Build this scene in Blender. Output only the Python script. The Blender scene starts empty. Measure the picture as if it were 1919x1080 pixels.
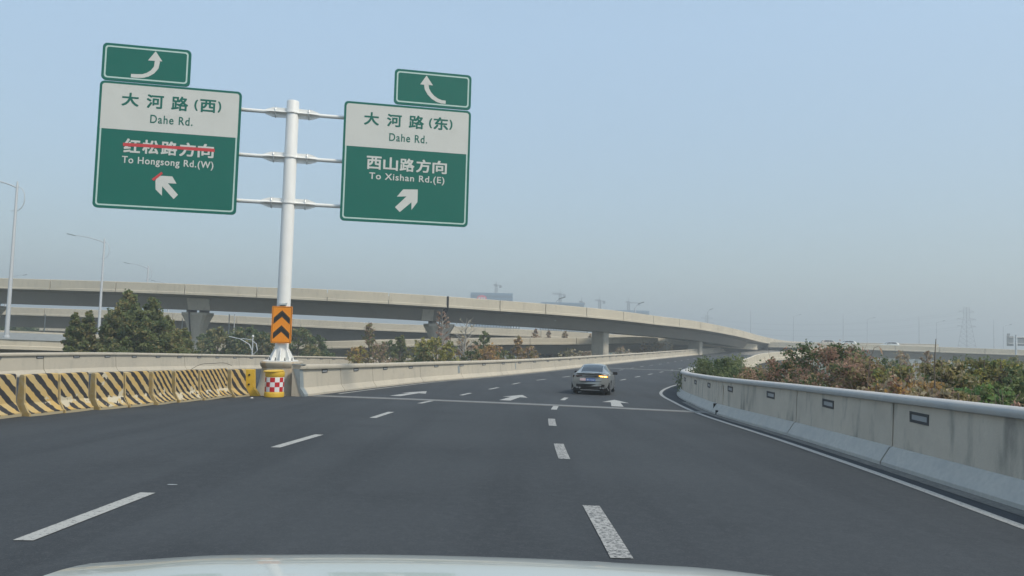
import bpy, math, random
import numpy as np
from mathutils import Vector, Matrix
random.seed(7); RNG = np.random.default_rng(7)
C = bpy.context.scene.collection
R = math.radians
CZ = 9.6                                   # eye height above the low ground (the ramp is a viaduct)

# ------------------------------------------------------------------ camera
F = 1400.0
TH, RO = math.atan(92/1400), R(1.5)
FW = Vector((0, math.cos(TH), math.sin(TH)))
U0 = Vector((0, -math.sin(TH), math.cos(TH)))
RT = Vector((1, 0, 0))*math.cos(RO) + U0*math.sin(RO)
UP = Vector((-1, 0, 0))*math.sin(RO) + U0*math.cos(RO)
cam = bpy.data.objects.new('camera', bpy.data.cameras.new('camera')); C.objects.link(cam)
M = Matrix.Identity(4)
for i in range(3):
    M[i][0], M[i][1], M[i][2] = RT[i], UP[i], -FW[i]
M[2][3] = CZ
cam.matrix_world = M
cam.data.sensor_width = 36; cam.data.lens = F/1919*36
cam.data.clip_start = 0.05; cam.data.clip_end = 6000
bpy.context.scene.camera = cam

def at(px, py, Y):
    d = FW + RT*((px-959.5)/F) - UP*((py-540)/F)
    p = d*(Y/d.y); return Vector((p.x, p.y, p.z+CZ))

# ------------------------------------------------------------------ light
SUN_EL, SUN_AZ = 50, 125                   # azimuth clockwise from straight ahead
scn = bpy.context.scene
scn.view_settings.view_transform = 'Standard'; scn.view_settings.look = 'None'
scn.view_settings.gamma = 1; scn.view_settings.use_curve_mapping = False
scn.view_settings.exposure = 1.0
w = bpy.data.worlds.new('World'); scn.world = w; w.use_nodes = True
nt = w.node_tree; nt.nodes.clear()
sky = nt.nodes.new('ShaderNodeTexSky'); sky.sky_type = 'NISHITA'; sky.sun_disc = False
sky.sun_elevation = R(SUN_EL); sky.sun_rotation = R(SUN_AZ)
sky.air_density = 1.2; sky.dust_density = 2.5; sky.ozone_density = 2.0
bg = nt.nodes.new('ShaderNodeBackground'); bg.inputs[1].default_value = 0.15
wo = nt.nodes.new('ShaderNodeOutputWorld')
# thin high haze evens the sky out: most of it follows the elevation only
tcw = nt.nodes.new('ShaderNodeTexCoord'); sxz = nt.nodes.new('ShaderNodeSeparateXYZ'); nt.links.new(tcw.outputs['Generated'], sxz.inputs[0])
rmp = nt.nodes.new('ShaderNodeValToRGB'); nt.links.new(sxz.outputs[2], rmp.inputs[0])
rmp.color_ramp.elements[0].position = 0; rmp.color_ramp.elements[0].color = (.38, .485, .535, 1)
rmp.color_ramp.elements[1].position = 1; rmp.color_ramp.elements[1].color = (.43, .58, .77, 1)
for p_, c_ in ((.12, (.375, .482, .550, 1)), (.38, (.435, .59, .735, 1))):
    e_ = rmp.color_ramp.elements.new(p_); e_.color = c_
gn = nt.nodes.new('ShaderNodeVectorMath'); gn.operation = 'SCALE'; gn.inputs[3].default_value = 3.3; nt.links.new(rmp.outputs[0], gn.inputs[0])
mxw = nt.nodes.new('ShaderNodeMix'); mxw.data_type = 'RGBA'; mxw.inputs[0].default_value = .75
nt.links.new(sky.outputs[0], mxw.inputs[6]); nt.links.new(gn.outputs[0], mxw.inputs[7])
nt.links.new(mxw.outputs[2], bg.inputs[0]); nt.links.new(bg.outputs[0], wo.inputs[0])
sl = bpy.data.lights.new('sun', 'SUN'); sl.energy = 1.5; sl.angle = R(10); sl.color = (1, .90, .74)
so = bpy.data.objects.new('sun', sl); C.objects.link(so)
sd = Vector((math.sin(R(SUN_AZ))*math.cos(R(SUN_EL)), math.cos(R(SUN_AZ))*math.cos(R(SUN_EL)), math.sin(R(SUN_EL))))
so.rotation_euler = sd.to_track_quat('Z', 'Y').to_euler(); so.location = (60, -40, 80)

# ------------------------------------------------------------------ materials
def mat(name, col=(.5, .5, .5), rough=.7, metal=0, noise=None, bump=0, streak=None, spec=.5, coat=0):
    """noise=(scale, amount, second colour); streak=(amount, colour) vertical weather streaks"""
    m = bpy.data.materials.new(name); m.use_nodes = True; t = m.node_tree; n = t.nodes; l = t.links
    b = n['Principled BSDF']; b.inputs['Roughness'].default_value = rough; b.inputs['Metallic'].default_value = metal
    b.inputs['Specular IOR Level'].default_value = spec; b.inputs['Coat Weight'].default_value = coat
    b.inputs['Base Color'].default_value = (*col, 1)
    if noise or streak or bump:
        tc = n.new('ShaderNodeTexCoord'); src = tc.outputs['Object']
        cur = None
        if noise:
            for k, (sc, amt, c2) in enumerate(noise if isinstance(noise, list) else [noise]):
                nz = n.new('ShaderNodeTexNoise'); nz.inputs['Scale'].default_value = sc; nz.inputs['Detail'].default_value = 6
                l.new(src, nz.inputs['Vector'])
                mr = n.new('ShaderNodeMapRange'); mr.inputs[1].default_value = .38; mr.inputs[2].default_value = .66
                mr.inputs[4].default_value = amt; l.new(nz.outputs[0], mr.inputs[0])
                mx = n.new('ShaderNodeMix'); mx.data_type = 'RGBA'; mx.inputs[7].default_value = (*c2, 1)
                if cur is None: mx.inputs[6].default_value = (*col, 1)
                else: l.new(cur, mx.inputs[6])
                l.new(mr.outputs[0], mx.inputs[0]); cur = mx.outputs[2]
        if streak:
            mp = n.new('ShaderNodeMapping'); mp.inputs['Scale'].default_value = (1.7, 1.7, .5); l.new(src, mp.inputs[0])
            nz = n.new('ShaderNodeTexNoise'); nz.inputs['Scale'].default_value = 1.6; nz.inputs['Detail'].default_value = 7
            l.new(mp.outputs[0], nz.inputs['Vector'])
            mr = n.new('ShaderNodeMapRange'); mr.inputs[1].default_value = .54; mr.inputs[2].default_value = .70
            mr.inputs[4].default_value = streak[0]; l.new(nz.outputs[0], mr.inputs[0])
            mx = n.new('ShaderNodeMix'); mx.data_type = 'RGBA'; mx.inputs[7].default_value = (*streak[1], 1)
            if cur is None: mx.inputs[6].default_value = (*col, 1)
            else: l.new(cur, mx.inputs[6])
            l.new(mr.outputs[0], mx.inputs[0]); cur = mx.outputs[2]
        if cur is not None: l.new(cur, b.inputs['Base Color'])
        if bump:
            nz = n.new('ShaderNodeTexNoise'); nz.inputs['Scale'].default_value = 35; nz.inputs['Detail'].default_value = 4
            l.new(src, nz.inputs['Vector'])
            bp = n.new('ShaderNodeBump'); bp.inputs['Strength'].default_value = bump; bp.inputs['Distance'].default_value = .02
            l.new(nz.outputs[0], bp.inputs['Height']); l.new(bp.outputs[0], b.inputs['Normal'])
    return m

M_ = {}
M_['conc'] = mat('concrete', (.47, .43, .345), .9, noise=[(.35, .5, (.36, .335, .28)), (6, .25, (.50, .46, .38))], bump=.15, streak=(.35, (.27, .26, .22)))
M_['conc_far'] = mat('weathered_parapet_concrete', (.55, .50, .39), .9, noise=[(.25, .5, (.42, .385, .305)), (1.5, .3, (.54, .50, .41))], streak=(.3, (.30, .28, .23)))
M_['conc_right'] = mat('stained_grey_concrete', (.58, .51, .415), .9, noise=[(.9, .7, (.46, .41, .335)), (2.6, .35, (.64, .58, .48)), (14, .25, (.48, .43, .36))], bump=.25, streak=(.85, (.25, .235, .20)))
M_['band'] = mat('painted_kerb_band', (.50, .485, .44), .8, noise=[(2.5, .5, (.38, .385, .37)), (12, .3, (.33, .33, .31))], bump=.1)
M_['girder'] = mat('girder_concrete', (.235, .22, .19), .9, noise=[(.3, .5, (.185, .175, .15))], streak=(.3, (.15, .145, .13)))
M_['pier'] = mat('pier_concrete', (.45, .42, .35), .9, noise=[(.6, .5, (.38, .355, .30))], streak=(.4, (.21, .2, .18)))
M_['steel'] = mat('galvanised_steel', (.50, .53, .54), .45, .5, noise=(3, .4, (.38, .40, .41)))
M_['cope'] = mat('grey_metal_coping', (.47, .455, .42), .6, .1, noise=(2, .5, (.38, .40, .41)), streak=(.3, (.3, .3, .3)))
M_['white_paint'] = mat('white_pole_paint', (.76, .77, .75), .4, noise=(2, .3, (.68, .69, .66)), streak=(.25, (.56, .56, .52)))
M_['lamp'] = mat('lamp_pole_grey', (.50, .53, .55), .5, .1)
M_['dark'] = mat('dark_rubber', (.02, .02, .022), .8)
M_['plate_grey'] = mat('grey_blue_steel_plate', (.23, .27, .28), .6, .2, noise=(5, .5, (.30, .33, .33)))
M_['green'] = mat('sign_green', (.006, .135, .100), .5, spec=.3, noise=(.8, .3, (.008, .115, .088)))
M_['sign_white'] = mat('sign_white', (.60, .615, .58), .5, spec=.3, noise=(.9, .4, (.55, .565, .53)), streak=(.3, (.50, .51, .47)))
M_['sign_line'] = mat('sign_light_line', (.46, .62, .57), .5)
M_['alum'] = mat('sign_back_aluminium', (.30, .33, .35), .5, .4)
M_['red_tape'] = mat('red_tape', (.55, .045, .05), .6, noise=(7, .4, (.45, .06, .06)))
M_['orange'] = mat('chevron_orange', (.80, .27, .012), .45, noise=(4, .2, (.70, .24, .02)))
M_['black'] = mat('chevron_black', (.018, .018, .018), .5)
M_['yellow'] = mat('yellow_plastic', (.66, .42, .03), .5, noise=(4, .5, (.52, .33, .04)))
M_['red'] = mat('reflective_red', (.48, .015, .02), .4)
M_['refl_white'] = mat('reflective_white', (.72, .72, .70), .4)
M_['frame'] = mat('reflector_frame', (.05, .052, .055), .6)
M_['lens'] = mat('reflector_lens', (.34, .36, .37), .35)
M_['glass'] = mat('dark_car_glass', (.012, .018, .022), .08, spec=.8)
M_['tyre'] = mat('tyre', (.015, .015, .016), .85)
M_['rim'] = mat('rim', (.35, .36, .37), .3, .8)
M_['plastic'] = mat('black_plastic', (.012, .012, .013), .85, spec=.2)
M_['car_grey'] = mat('grey_car_paint', (.33, .335, .32), .28, .6, coat=.6)
M_['car_white'] = mat('white_car_paint', (.46, .50, .475), .3, 0, coat=.8, noise=(3, .2, (.43, .47, .45)))
M_['tail'] = mat('dark_tail_lamp', (.05, .008, .01), .2, coat=.5)
M_['plate_blue'] = mat('blue_number_plate', (.06, .14, .38), .5)
M_['sticker'] = mat('pinkish_sticker', (.68, .50, .52), .5)
M_['chrome'] = mat('chrome', (.5, .5, .5), .2, 1)
M_['bark'] = mat('bark', (.12, .095, .07), .9, noise=(8, .5, (.17, .145, .11)))
M_['pale_bark'] = mat('pale_bark', (.36, .34, .30), .9, noise=(6, .4, (.22, .20, .17)))
M_['stem'] = mat('dry_stem', (.22, .18, .13), .9)
M_['bluegrey'] = mat('blue_facade', (.10, .20, .30), .5, noise=(.2, .3, (.08, .17, .26)))
M_['facade'] = mat('facade_band', (.05, .11, .17), .4)
M_['crane'] = mat('crane_grey', (.16, .17, .18), .6)
M_['fence'] = mat('fence_blue_grey', (.22, .27, .31), .5)
def emis(name, col, s):
    m = bpy.data.materials.new(name); m.use_nodes = True; b = m.node_tree.nodes['Principled BSDF']
    b.inputs['Base Color'].default_value = (*col, 1); b.inputs['Emission Color'].default_value = (*col, 1); b.inputs['Emission Strength'].default_value = s
    return m
M_['amber'] = emis('amber_indicator', (1, .36, .03), 1.3)
M_['amber_hot'] = emis('amber_indicator_core', (1, .62, .16), 2.2)

def leafmat(name, col, c2):
    m = bpy.data.materials.new(name); m.use_nodes = True; t = m.node_tree; n = t.nodes; l = t.links
    b = n['Principled BSDF']; b.inputs['Roughness'].default_value = .6; b.inputs['Specular IOR Level'].default_value = .25
    tc = n.new('ShaderNodeTexCoord'); nz = n.new('ShaderNodeTexNoise'); nz.inputs['Scale'].default_value = 1.4; nz.inputs['Detail'].default_value = 5
    l.new(tc.outputs['Object'], nz.inputs['Vector'])
    mr = n.new('ShaderNodeMapRange'); mr.inputs[1].default_value = .35; mr.inputs[2].default_value = .65; l.new(nz.outputs[0], mr.inputs[0])
    mx = n.new('ShaderNodeMix'); mx.data_type = 'RGBA'; mx.inputs[6].default_value = (*col, 1); mx.inputs[7].default_value = (*c2, 1)
    l.new(mr.outputs[0], mx.inputs[0]); l.new(mx.outputs[2], b.inputs['Base Color'])
    tr = n.new('ShaderNodeBsdfTranslucent'); l.new(mx.outputs[2], tr.inputs[0])
    ms = n.new('ShaderNodeMixShader'); ms.inputs[0].default_value = .42
    l.new(b.outputs[0], ms.inputs[1]); l.new(tr.outputs[0], ms.inputs[2]); l.new(ms.outputs[0], n['Material Output'].inputs[0])
    return m
LF = dict(
    green=leafmat('leaf_green', (0.159, 0.201, 0.073), (0.220, 0.244, 0.104)),
    dgreen=leafmat('leaf_dark_green', (0.079, 0.122, 0.051), (0.122, 0.165, 0.071)),
    olive=leafmat('leaf_olive', (0.232, 0.213, 0.091), (0.305, 0.262, 0.116)),
    yellow=leafmat('leaf_yellow_green', (0.403, 0.354, 0.091), (0.305, 0.305, 0.091)),
    orange=leafmat('leaf_orange', (0.488, 0.305, 0.110), (0.378, 0.256, 0.110)),
    brown=leafmat('leaf_brown', (0.329, 0.232, 0.159), (0.415, 0.293, 0.207)),
    rust=leafmat('leaf_rust', (0.366, 0.201, 0.140), (0.439, 0.287, 0.213)),
    straw=leafmat('leaf_straw', (0.488, 0.415, 0.281), (0.390, 0.342, 0.232)),
    fresh=leafmat('leaf_fresh_green', (0.146, 0.256, 0.091), (0.195, 0.305, 0.098)))

# asphalt: fine grain, broad patches, darker tyre tracks
def asphalt(name, base, dark, light):
    m = bpy.data.materials.new(name); m.use_nodes = True; t = m.node_tree; n = t.nodes; l = t.links
    b = n['Principled BSDF']; b.inputs['Roughness'].default_value = .92; b.inputs['Specular IOR Level'].default_value = .2
    tc = n.new('ShaderNodeTexCoord'); o = tc.outputs['Object']
    def noise(scale, detail, vec, a, bb, hi):
        nz = n.new('ShaderNodeTexNoise'); nz.inputs['Scale'].default_value = scale; nz.inputs['Detail'].default_value = detail
        l.new(vec, nz.inputs['Vector']); mr = n.new('ShaderNodeMapRange')
        mr.inputs[1].default_value = a; mr.inputs[2].default_value = bb; mr.inputs[4].default_value = hi
        l.new(nz.outputs[0], mr.inputs[0]); return mr.outputs[0]
    def mix(fac, c1, c2):
        mx = n.new('ShaderNodeMix'); mx.data_type = 'RGBA'; l.new(fac, mx.inputs[0])
        for k, c in ((6, c1), (7, c2)):
            if isinstance(c, tuple): mx.inputs[k].default_value = (*c, 1)
            else: l.new(c, mx.inputs[k])
        return mx.outputs[2]
    st = n.new('ShaderNodeMapping'); st.inputs['Scale'].default_value = (1.3, .07, 1); l.new(o, st.inputs[0])
    c = mix(noise(.25, 4, o, .35, .7, .55), base, dark)
    c = mix(noise(1, 4, st.outputs[0], .42, .66, .7), c, dark)
    c = mix(noise(.5, 7, o, .56, .72, .5), c, dark)
    c = mix(noise(9, 6, o, .46, .70, .25), c, light)
    c = mix(noise(38, 3, o, .50, .72, .42), c, light)
    c = mix(noise(26, 4, o, .52, .72, .32), c, dark)
    c = mix(noise(130, 2, o, .62, .72, .45), c, (light[0]*1.9, light[1]*1.9, light[2]*1.9))
    l.new(c, b.inputs['Base Color'])
    nz = n.new('ShaderNodeTexNoise'); nz.inputs['Scale'].default_value = 90; l.new(o, nz.inputs['Vector'])
    bp = n.new('ShaderNodeBump'); bp.inputs['Strength'].default_value = .35; bp.inputs['Distance'].default_value = .01
    l.new(nz.outputs[0], bp.inputs['Height']); l.new(bp.outputs[0], b.inputs['Normal'])
    return m
M_['asphalt'] = asphalt('asphalt', (.050, .057, .063), (.032, .037, .042), (.077, .085, .090))
# road paint: worn away in small flecks
def paint(name, col, lo, hi):
    m = bpy.data.materials.new(name); m.use_nodes = True; t = m.node_tree; n = t.nodes; l = t.links
    b = n['Principled BSDF']; b.inputs['Roughness'].default_value = .7
    tc = n.new('ShaderNodeTexCoord'); nz = n.new('ShaderNodeTexNoise'); nz.inputs['Scale'].default_value = 28; nz.inputs['Detail'].default_value = 5
    nz.inputs['Roughness'].default_value = .7; l.new(tc.outputs['Object'], nz.inputs['Vector'])
    mr = n.new('ShaderNodeMapRange'); mr.inputs[1].default_value = lo; mr.inputs[2].default_value = hi; l.new(nz.outputs[0], mr.inputs[0])
    mx = n.new('ShaderNodeMix'); mx.data_type = 'RGBA'; mx.inputs[6].default_value = (*col, 1); mx.inputs[7].default_value = (.075, .078, .08, 1)
    l.new(mr.outputs[0], mx.inputs[0]); l.new(mx.outputs[2], b.inputs['Base Color'])
    return m
M_['paint'] = paint('white_road_paint', (.37, .37, .345), .53, .66)
M_['paint_worn'] = paint('worn_road_paint', (.35, .35, .33), .47, .58)

# yellow and black striped barrier blocks with peeling paint; each block shifts the noise by its own random value
def stripes(name, period, peel):
    m = bpy.data.materials.new(name); m.use_nodes = True; t = m.node_tree; n = t.nodes; l = t.links
    b = n['Principled BSDF']; b.inputs['Roughness'].default_value = .75
    tc = n.new('ShaderNodeTexCoord'); oi = n.new('ShaderNodeObjectInfo')
    ad = n.new('ShaderNodeVectorMath'); ad.operation = 'MULTIPLY_ADD'
    cmb = n.new('ShaderNodeCombineXYZ')
    for k in range(3): l.new(oi.outputs['Random'], cmb.inputs[k])
    l.new(cmb.outputs[0], ad.inputs[0]); ad.inputs[1].default_value = (37, 53, 71); l.new(tc.outputs['Object'], ad.inputs[2])
    wob = n.new('ShaderNodeTexNoise'); wob.inputs['Scale'].default_value = 9; l.new(ad.outputs[0], wob.inputs['Vector'])
    sp = n.new('ShaderNodeSeparateXYZ'); l.new(tc.outputs['Object'], sp.inputs[0])
    def mth(op, a, bb=None):
        q = n.new('ShaderNodeMath'); q.operation = op
        for k, v in enumerate((a, bb)):
            if v is None: continue
            if isinstance(v, (int, float)): q.inputs[k].default_value = v
            else: l.new(v, q.inputs[k])
        return q.outputs[0]
    s = mth('ADD', sp.outputs[1], mth('MULTIPLY', sp.outputs[2], .95))
    s = mth('ADD', s, mth('MULTIPLY', wob.outputs[0], .10))
    s = mth('ADD', mth('DIVIDE', s, period), mth('MULTIPLY', oi.outputs['Random'], 5))
    st = mth('GREATER_THAN', mth('FRACT', s), .52)
    pn = n.new('ShaderNodeTexNoise'); pn.inputs['Scale'].default_value = 2.6; pn.inputs['Detail'].default_value = 7; pn.inputs['Roughness'].default_value = .6
    l.new(ad.outputs[0], pn.inputs['Vector'])
    hgt = mth('ABSOLUTE', mth('SUBTRACT', sp.outputs[2], .27))          # knocks collect on the bend of the profile
    hm = n.new('ShaderNodeMapRange'); hm.inputs[1].default_value = 0; hm.inputs[2].default_value = .3; hm.inputs[3].default_value = .20; hm.inputs[4].default_value = 0
    l.new(hgt, hm.inputs[0])
    pe = mth('GREATER_THAN', mth('ADD', pn.outputs[0], hm.outputs[0]), peel)
    yn = n.new('ShaderNodeTexNoise'); yn.inputs['Scale'].default_value = 2.2; yn.inputs['Detail'].default_value = 5; l.new(ad.outputs[0], yn.inputs['Vector'])
    ym = n.new('ShaderNodeMix'); ym.data_type = 'RGBA'; ym.inputs[6].default_value = (.50, .33, .10, 1); ym.inputs[7].default_value = (.46, .36, .18, 1)
    ymr = n.new('ShaderNodeMapRange'); ymr.inputs[1].default_value = .35; ymr.inputs[2].default_value = .65; l.new(yn.outputs[0], ymr.inputs[0]); l.new(ymr.outputs[0], ym.inputs[0])
    m1 = n.new('ShaderNodeMix'); m1.data_type = 'RGBA'; l.new(st, m1.inputs[0]); l.new(ym.outputs[2], m1.inputs[6]); m1.inputs[7].default_value = (.028, .028, .03, 1)
    m2 = n.new('ShaderNodeMix'); m2.data_type = 'RGBA'; l.new(pe, m2.inputs[0]); l.new(m1.outputs[2], m2.inputs[6]); m2.inputs[7].default_value = (.50, .45, .33, 1)
    foot = mth('LESS_THAN', mth('ADD', sp.outputs[2], mth('MULTIPLY', wob.outputs[0], .05)), .085)
    m3 = n.new('ShaderNodeMix'); m3.data_type = 'RGBA'; l.new(foot, m3.inputs[0]); l.new(m2.outputs[2], m3.inputs[6]); m3.inputs[7].default_value = (.36, .31, .20, 1)
    l.new(m3.outputs[2], b.inputs['Base Color'])
    return m
M_['stripe_wide'] = stripes('striped_block_wide', .36, .77)
M_['stripe_peel'] = stripes('striped_block_peeling', .34, .665)
M_['stripe_narrow'] = stripes('striped_block_narrow', .25, .69)
M_['stripe_fresh'] = stripes('striped_block_fresh', .42, .80)

# ------------------------------------------------------------------ builders
def tag(o, label=None, cat=None, group=None, kind=None):
    for k, v in (('label', label), ('category', cat), ('group', group), ('kind', kind)):
        if v: o[k] = v
    return o
def empty(name, loc, rz=0, label=None, cat=None, group=None):
    o = bpy.data.objects.new(name, None); C.objects.link(o); o.location = loc; o.rotation_euler = (0, 0, rz)
    o.empty_display_size = .3
    return tag(o, label, cat, group)
class MB:
    def __init__(s): s.v = []; s.f = []; s.m = []; s.mi = 0
    def add(s, vs, fs):
        b = len(s.v); s.v += [tuple(v) for v in vs]; s.f += [tuple(b+i for i in f) for f in fs]; s.m += [s.mi]*len(fs); return s
    def box(s, c, d, rz=0, mx=None):
        x, y, z = d[0]/2, d[1]/2, d[2]/2
        vs = [Vector(p) for p in ((-x,-y,-z),(x,-y,-z),(x,y,-z),(-x,y,-z),(-x,-y,z),(x,-y,z),(x,y,z),(-x,y,z))]
        if mx is None: mx = Matrix.Rotation(rz, 3, 'Z')
        vs = [mx @ v + Vector(c) for v in vs]
        return s.add(vs, [(0,3,2,1),(4,5,6,7),(0,1,5,4),(1,2,6,5),(2,3,7,6),(3,0,4,7)])
    def loft(s, rings, closed=True, caps=True):
        n = len(rings[0]); vs = [p for r in rings for p in r]; fs = []
        for i in range(len(rings)-1):
            for j in range(n if closed else n-1):
                k = (j+1) % n; fs.append((i*n+j, i*n+k, (i+1)*n+k, (i+1)*n+j))
        if caps and closed:
            fs.append(tuple(range(n))[::-1]); fs.append(tuple(range((len(rings)-1)*n, len(rings)*n)))
        return s.add(vs, fs)
    def tube(s, pts, rad, n=8, caps=True):
        pts = [Vector(p) for p in pts]; rings = []
        if not hasattr(rad, '__len__'): rad = [rad]*len(pts)
        ref = None
        for i, p in enumerate(pts):
            d = (pts[min(i+1, len(pts)-1)]-pts[max(i-1, 0)]).normalized()
            if ref is None: ref = Vector((0, 0, 1)) if abs(d.z) < .9 else Vector((1, 0, 0))
            a = d.cross(ref).normalized(); b = a.cross(d).normalized(); ref = b
            rings.append([p+(a*math.cos(t*2*math.pi/n)+b*math.sin(t*2*math.pi/n))*rad[i] for t in range(n)])
        return s.loft(rings, caps=caps)
    def lathe(s, prof, n=24, c=(0, 0, 0)):
        rings = [[(c[0]+r*math.cos(2*math.pi*k/n), c[1]+r*math.sin(2*math.pi*k/n), c[2]+z) for k in range(n)] for r, z in prof]
        return s.loft(rings)
    def prism(s, poly, z0, z1):                       # polygon in xy
        n = len(poly); return s.loft([[(x, y, z0) for x, y in poly], [(x, y, z1) for x, y in poly]])
    def build(s, name, mats, parent=None, local=True, origin=None, smooth=False, bevel=0, loc=None):
        me = bpy.data.meshes.new(name); v = s.v
        off = Vector(origin) if origin is not None else (parent.location if (parent is not None and not local) else None)
        if off is not None: v = [(a-off[0], b-off[1], c-off[2]) for a, b, c in v]
        me.from_pydata(v, [], s.f)
        for m in (mats if isinstance(mats, (list, tuple)) else [mats]): me.materials.append(m)
        me.polygons.foreach_set('material_index', s.m)
        me.validate(); me.update()
        if smooth:
            me.polygons.foreach_set('use_smooth', [True]*len(me.polygons)); me.set_sharp_from_angle(angle=R(38 if smooth is True else smooth))
        o = bpy.data.objects.new(name, me); C.objects.link(o)
        if parent: o.parent = parent
        if origin is not None: o.location = origin
        if loc is not None: o.location = loc
        if bevel:
            b = o.modifiers.new('bevel', 'BEVEL'); b.width = bevel; b.segments = 2; b.limit_method = 'ANGLE'
        return o
def fixn(o):
    import bmesh
    bm = bmesh.new(); bm.from_mesh(o.data); bmesh.ops.recalc_face_normals(bm, faces=bm.faces); bm.to_mesh(o.data); bm.free(); return o
def copy_tree(o, parent=None):
    c = o.copy(); C.objects.link(c); c.parent = parent
    for ch in o.children: copy_tree(ch, c)
    return c

def interp(t, tab):                                    # smooth interpolation of a table
    if t <= tab[0][0]: return tab[0][1]
    for i in range(len(tab)-1):
        if t <= tab[i+1][0]:
            p0 = tab[max(i-1, 0)]; p1 = tab[i]; p2 = tab[i+1]; p3 = tab[min(i+2, len(tab)-1)]
            m1 = (p2[1]-p0[1])/(p2[0]-p0[0]); m2 = (p3[1]-p1[1])/(p3[0]-p1[0]); h = p2[0]-p1[0]; u = (t-p1[0])/h
            return (2*u**3-3*u*u+1)*p1[1]+(u**3-2*u*u+u)*h*m1+(-2*u**3+3*u*u)*p2[1]+(u**3-u*u)*h*m2
    return tab[-1][1]
PROF = [(-60, .16), (0, -1.6), (20, -2.186), (35, -2.62), (45, -2.80), (60, -2.95), (80, -3.05), (110, -3.08), (140, -2.85), (168, -2.5), (190, -2.1), (215, -1.5), (240, -.9), (260, -.4), (300, .1), (340, .3)]
def zr(x, y):                                          # height of the main ramp: falls, sags, then climbs
    d = math.hypot(x, y)*(1 if y >= 0 else -1) if y > 0 else y
    k = max(0, min(1, (70-abs(d))/40))
    return CZ + interp(d, PROF) - .009*x*k
def zl(x, y): return CZ - 1.6 - .0293*y - .009*x       # the left ramp keeps falling

class Path:
    def __init__(s, pts, step=1.0):
        P = [np.array(p, float) for p in pts]; out = []
        for i in range(len(P)-1):
            p0 = P[i-1] if i else 2*P[0]-P[1]; p1 = P[i]; p2 = P[i+1]; p3 = P[i+2] if i+2 < len(P) else 2*P[-1]-P[-2]
            # centripetal-ish: scale tangents to the chord
            l01, l12, l23 = [max(np.linalg.norm((b-a)[:2]), 1e-3) for a, b in ((p0, p1), (p1, p2), (p2, p3))]
            m1 = ((p1-p0)/l01*l12+(p2-p1)/l12*l01)/(l01+l12)*l12; m2 = ((p2-p1)/l12*l23+(p3-p2)/l23*l12)/(l12+l23)*l12
            n = max(2, int(l12/step*2))
            for k in range(n):
                u = k/n; out.append((2*u**3-3*u*u+1)*p1+(u**3-2*u*u+u)*m1+(-2*u**3+3*u*u)*p2+(u**3-u*u)*m2)
        out.append(P[-1]); s.p = np.array(out)
        s.s = np.concatenate([[0], np.cumsum(np.linalg.norm(np.diff(s.p[:, :2], axis=0), axis=1))]); s.L = s.s[-1]
    def at(s, t): return np.array([np.interp(t, s.s, s.p[:, k]) for k in range(s.p.shape[1])])
    def tan(s, t):
        a = s.at(max(t-.4, 0)); b = s.at(min(t+.4, s.L)); d = (b-a)[:2]; return d/np.linalg.norm(d)
    def s_at_y(s, y): return float(np.interp(y, s.p[:, 1], s.s))
    def s_at_px(s, px):
        q = (s.p[:, 0]*1400/s.p[:, 1])+959.5; return float(s.s[int(np.argmin(abs(q-px)))])
def frange(a, b, step):
    n = max(1, int(math.ceil((b-a)/step-1e-6))); return [a+(b-a)*i/n for i in range(n+1)]

# ------------------------------------------------------------------ lines measured on the ramp
LEFT_BAR = Path([(-7.45, 27.3), (-6.45, 35.5), (-4.85, 43.3), (-1.2, 54), (6, 74.5), (12, 92), (18.9, 110), (30.7, 136), (42.6, 160), (63, 198), (87, 230), (112, 248), (150, 262)])
LANE1 = Path([(-3.6, -14), (-3.9, 0), (-3.97, 6.2), (-3.89, 12.5), (-3.67, 15), (-3.29, 21.1), (-3.04, 25), (-2.26, 30), (-1.44, 35.5), (-.56, 40.1), (.6, 46), (4.8, 58.5), (10.4, 73), (15.3, 87), (21, 102), (35.5, 137), (47.5, 159), (67, 195), (88, 219)])
LANE2 = Path([(.9, -14), (.95, 0), (.96, 6.3), (.93, 12.5), (1.02, 16), (1.17, 20.5), (1.51, 25), (2.05, 29.7), (2.8, 34.5), (5.2, 45), (8.5, 55.6), (11.7, 64.5), (16, 76), (25.6, 100), (40, 135), (52, 155), (71.5, 192), (91, 214)])
REDGE = Path([(5.45, -14), (5.5, 0), (5.68, 8.15), (5.9, 11.1), (6.14, 16), (6.42, 25.4), (7.05, 32), (8.0, 39.7), (10.2, 47.5), (14.2, 57), (19, 67.5), (24.2, 82.5), (30, 98.5), (44.8, 134), (57, 154), (75.8, 187), (95, 209)])
RWALL = Path([(6.15, -14), (6.2, 0), (6.42, 9), (6.6, 13), (6.8, 18), (7.0, 25.5), (7.6, 31), (8.7, 39), (10.9, 46.6), (14.9, 56.3), (19.8, 67), (25, 82), (30.8, 98), (45.5, 133.5), (57.8, 153.5), (76.4, 186.5), (84, 196)])
YELP = Path([(-12.6, 8.5), (-11.7, 12.5), (-11.06, 16.42), (-10.84, 17.3), (-10.68, 18.15), (-10.46, 19.24), (-10.23, 20.28), (-10.0, 21.41), (-9.85, 22.66), (-9.65, 23.91), (-9.35, 25.82), (-9.02, 27.2)])
LWALL = Path([(-28, 8), (-26.2, 20), (-24.2, 31), (-23.5, 37), (-21.6, 59), (-18.8, 75), (-14, 92), (-8, 110), (0, 125)])

# ------------------------------------------------------------------ ground, roads
m_ground = mat('dry_ground', (.10, .095, .06), .95, noise=[(.05, .7, (.06, .075, .035)), (.6, .5, (.15, .13, .085))])
g = MB(); g.add([(-3000, -400, 0), (3000, -400, 0), (3000, 5000, 0), (-3000, 5000, 0)], [(0, 1, 2, 3)])
tag(g.build('ground', m_ground), kind='structure')

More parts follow.
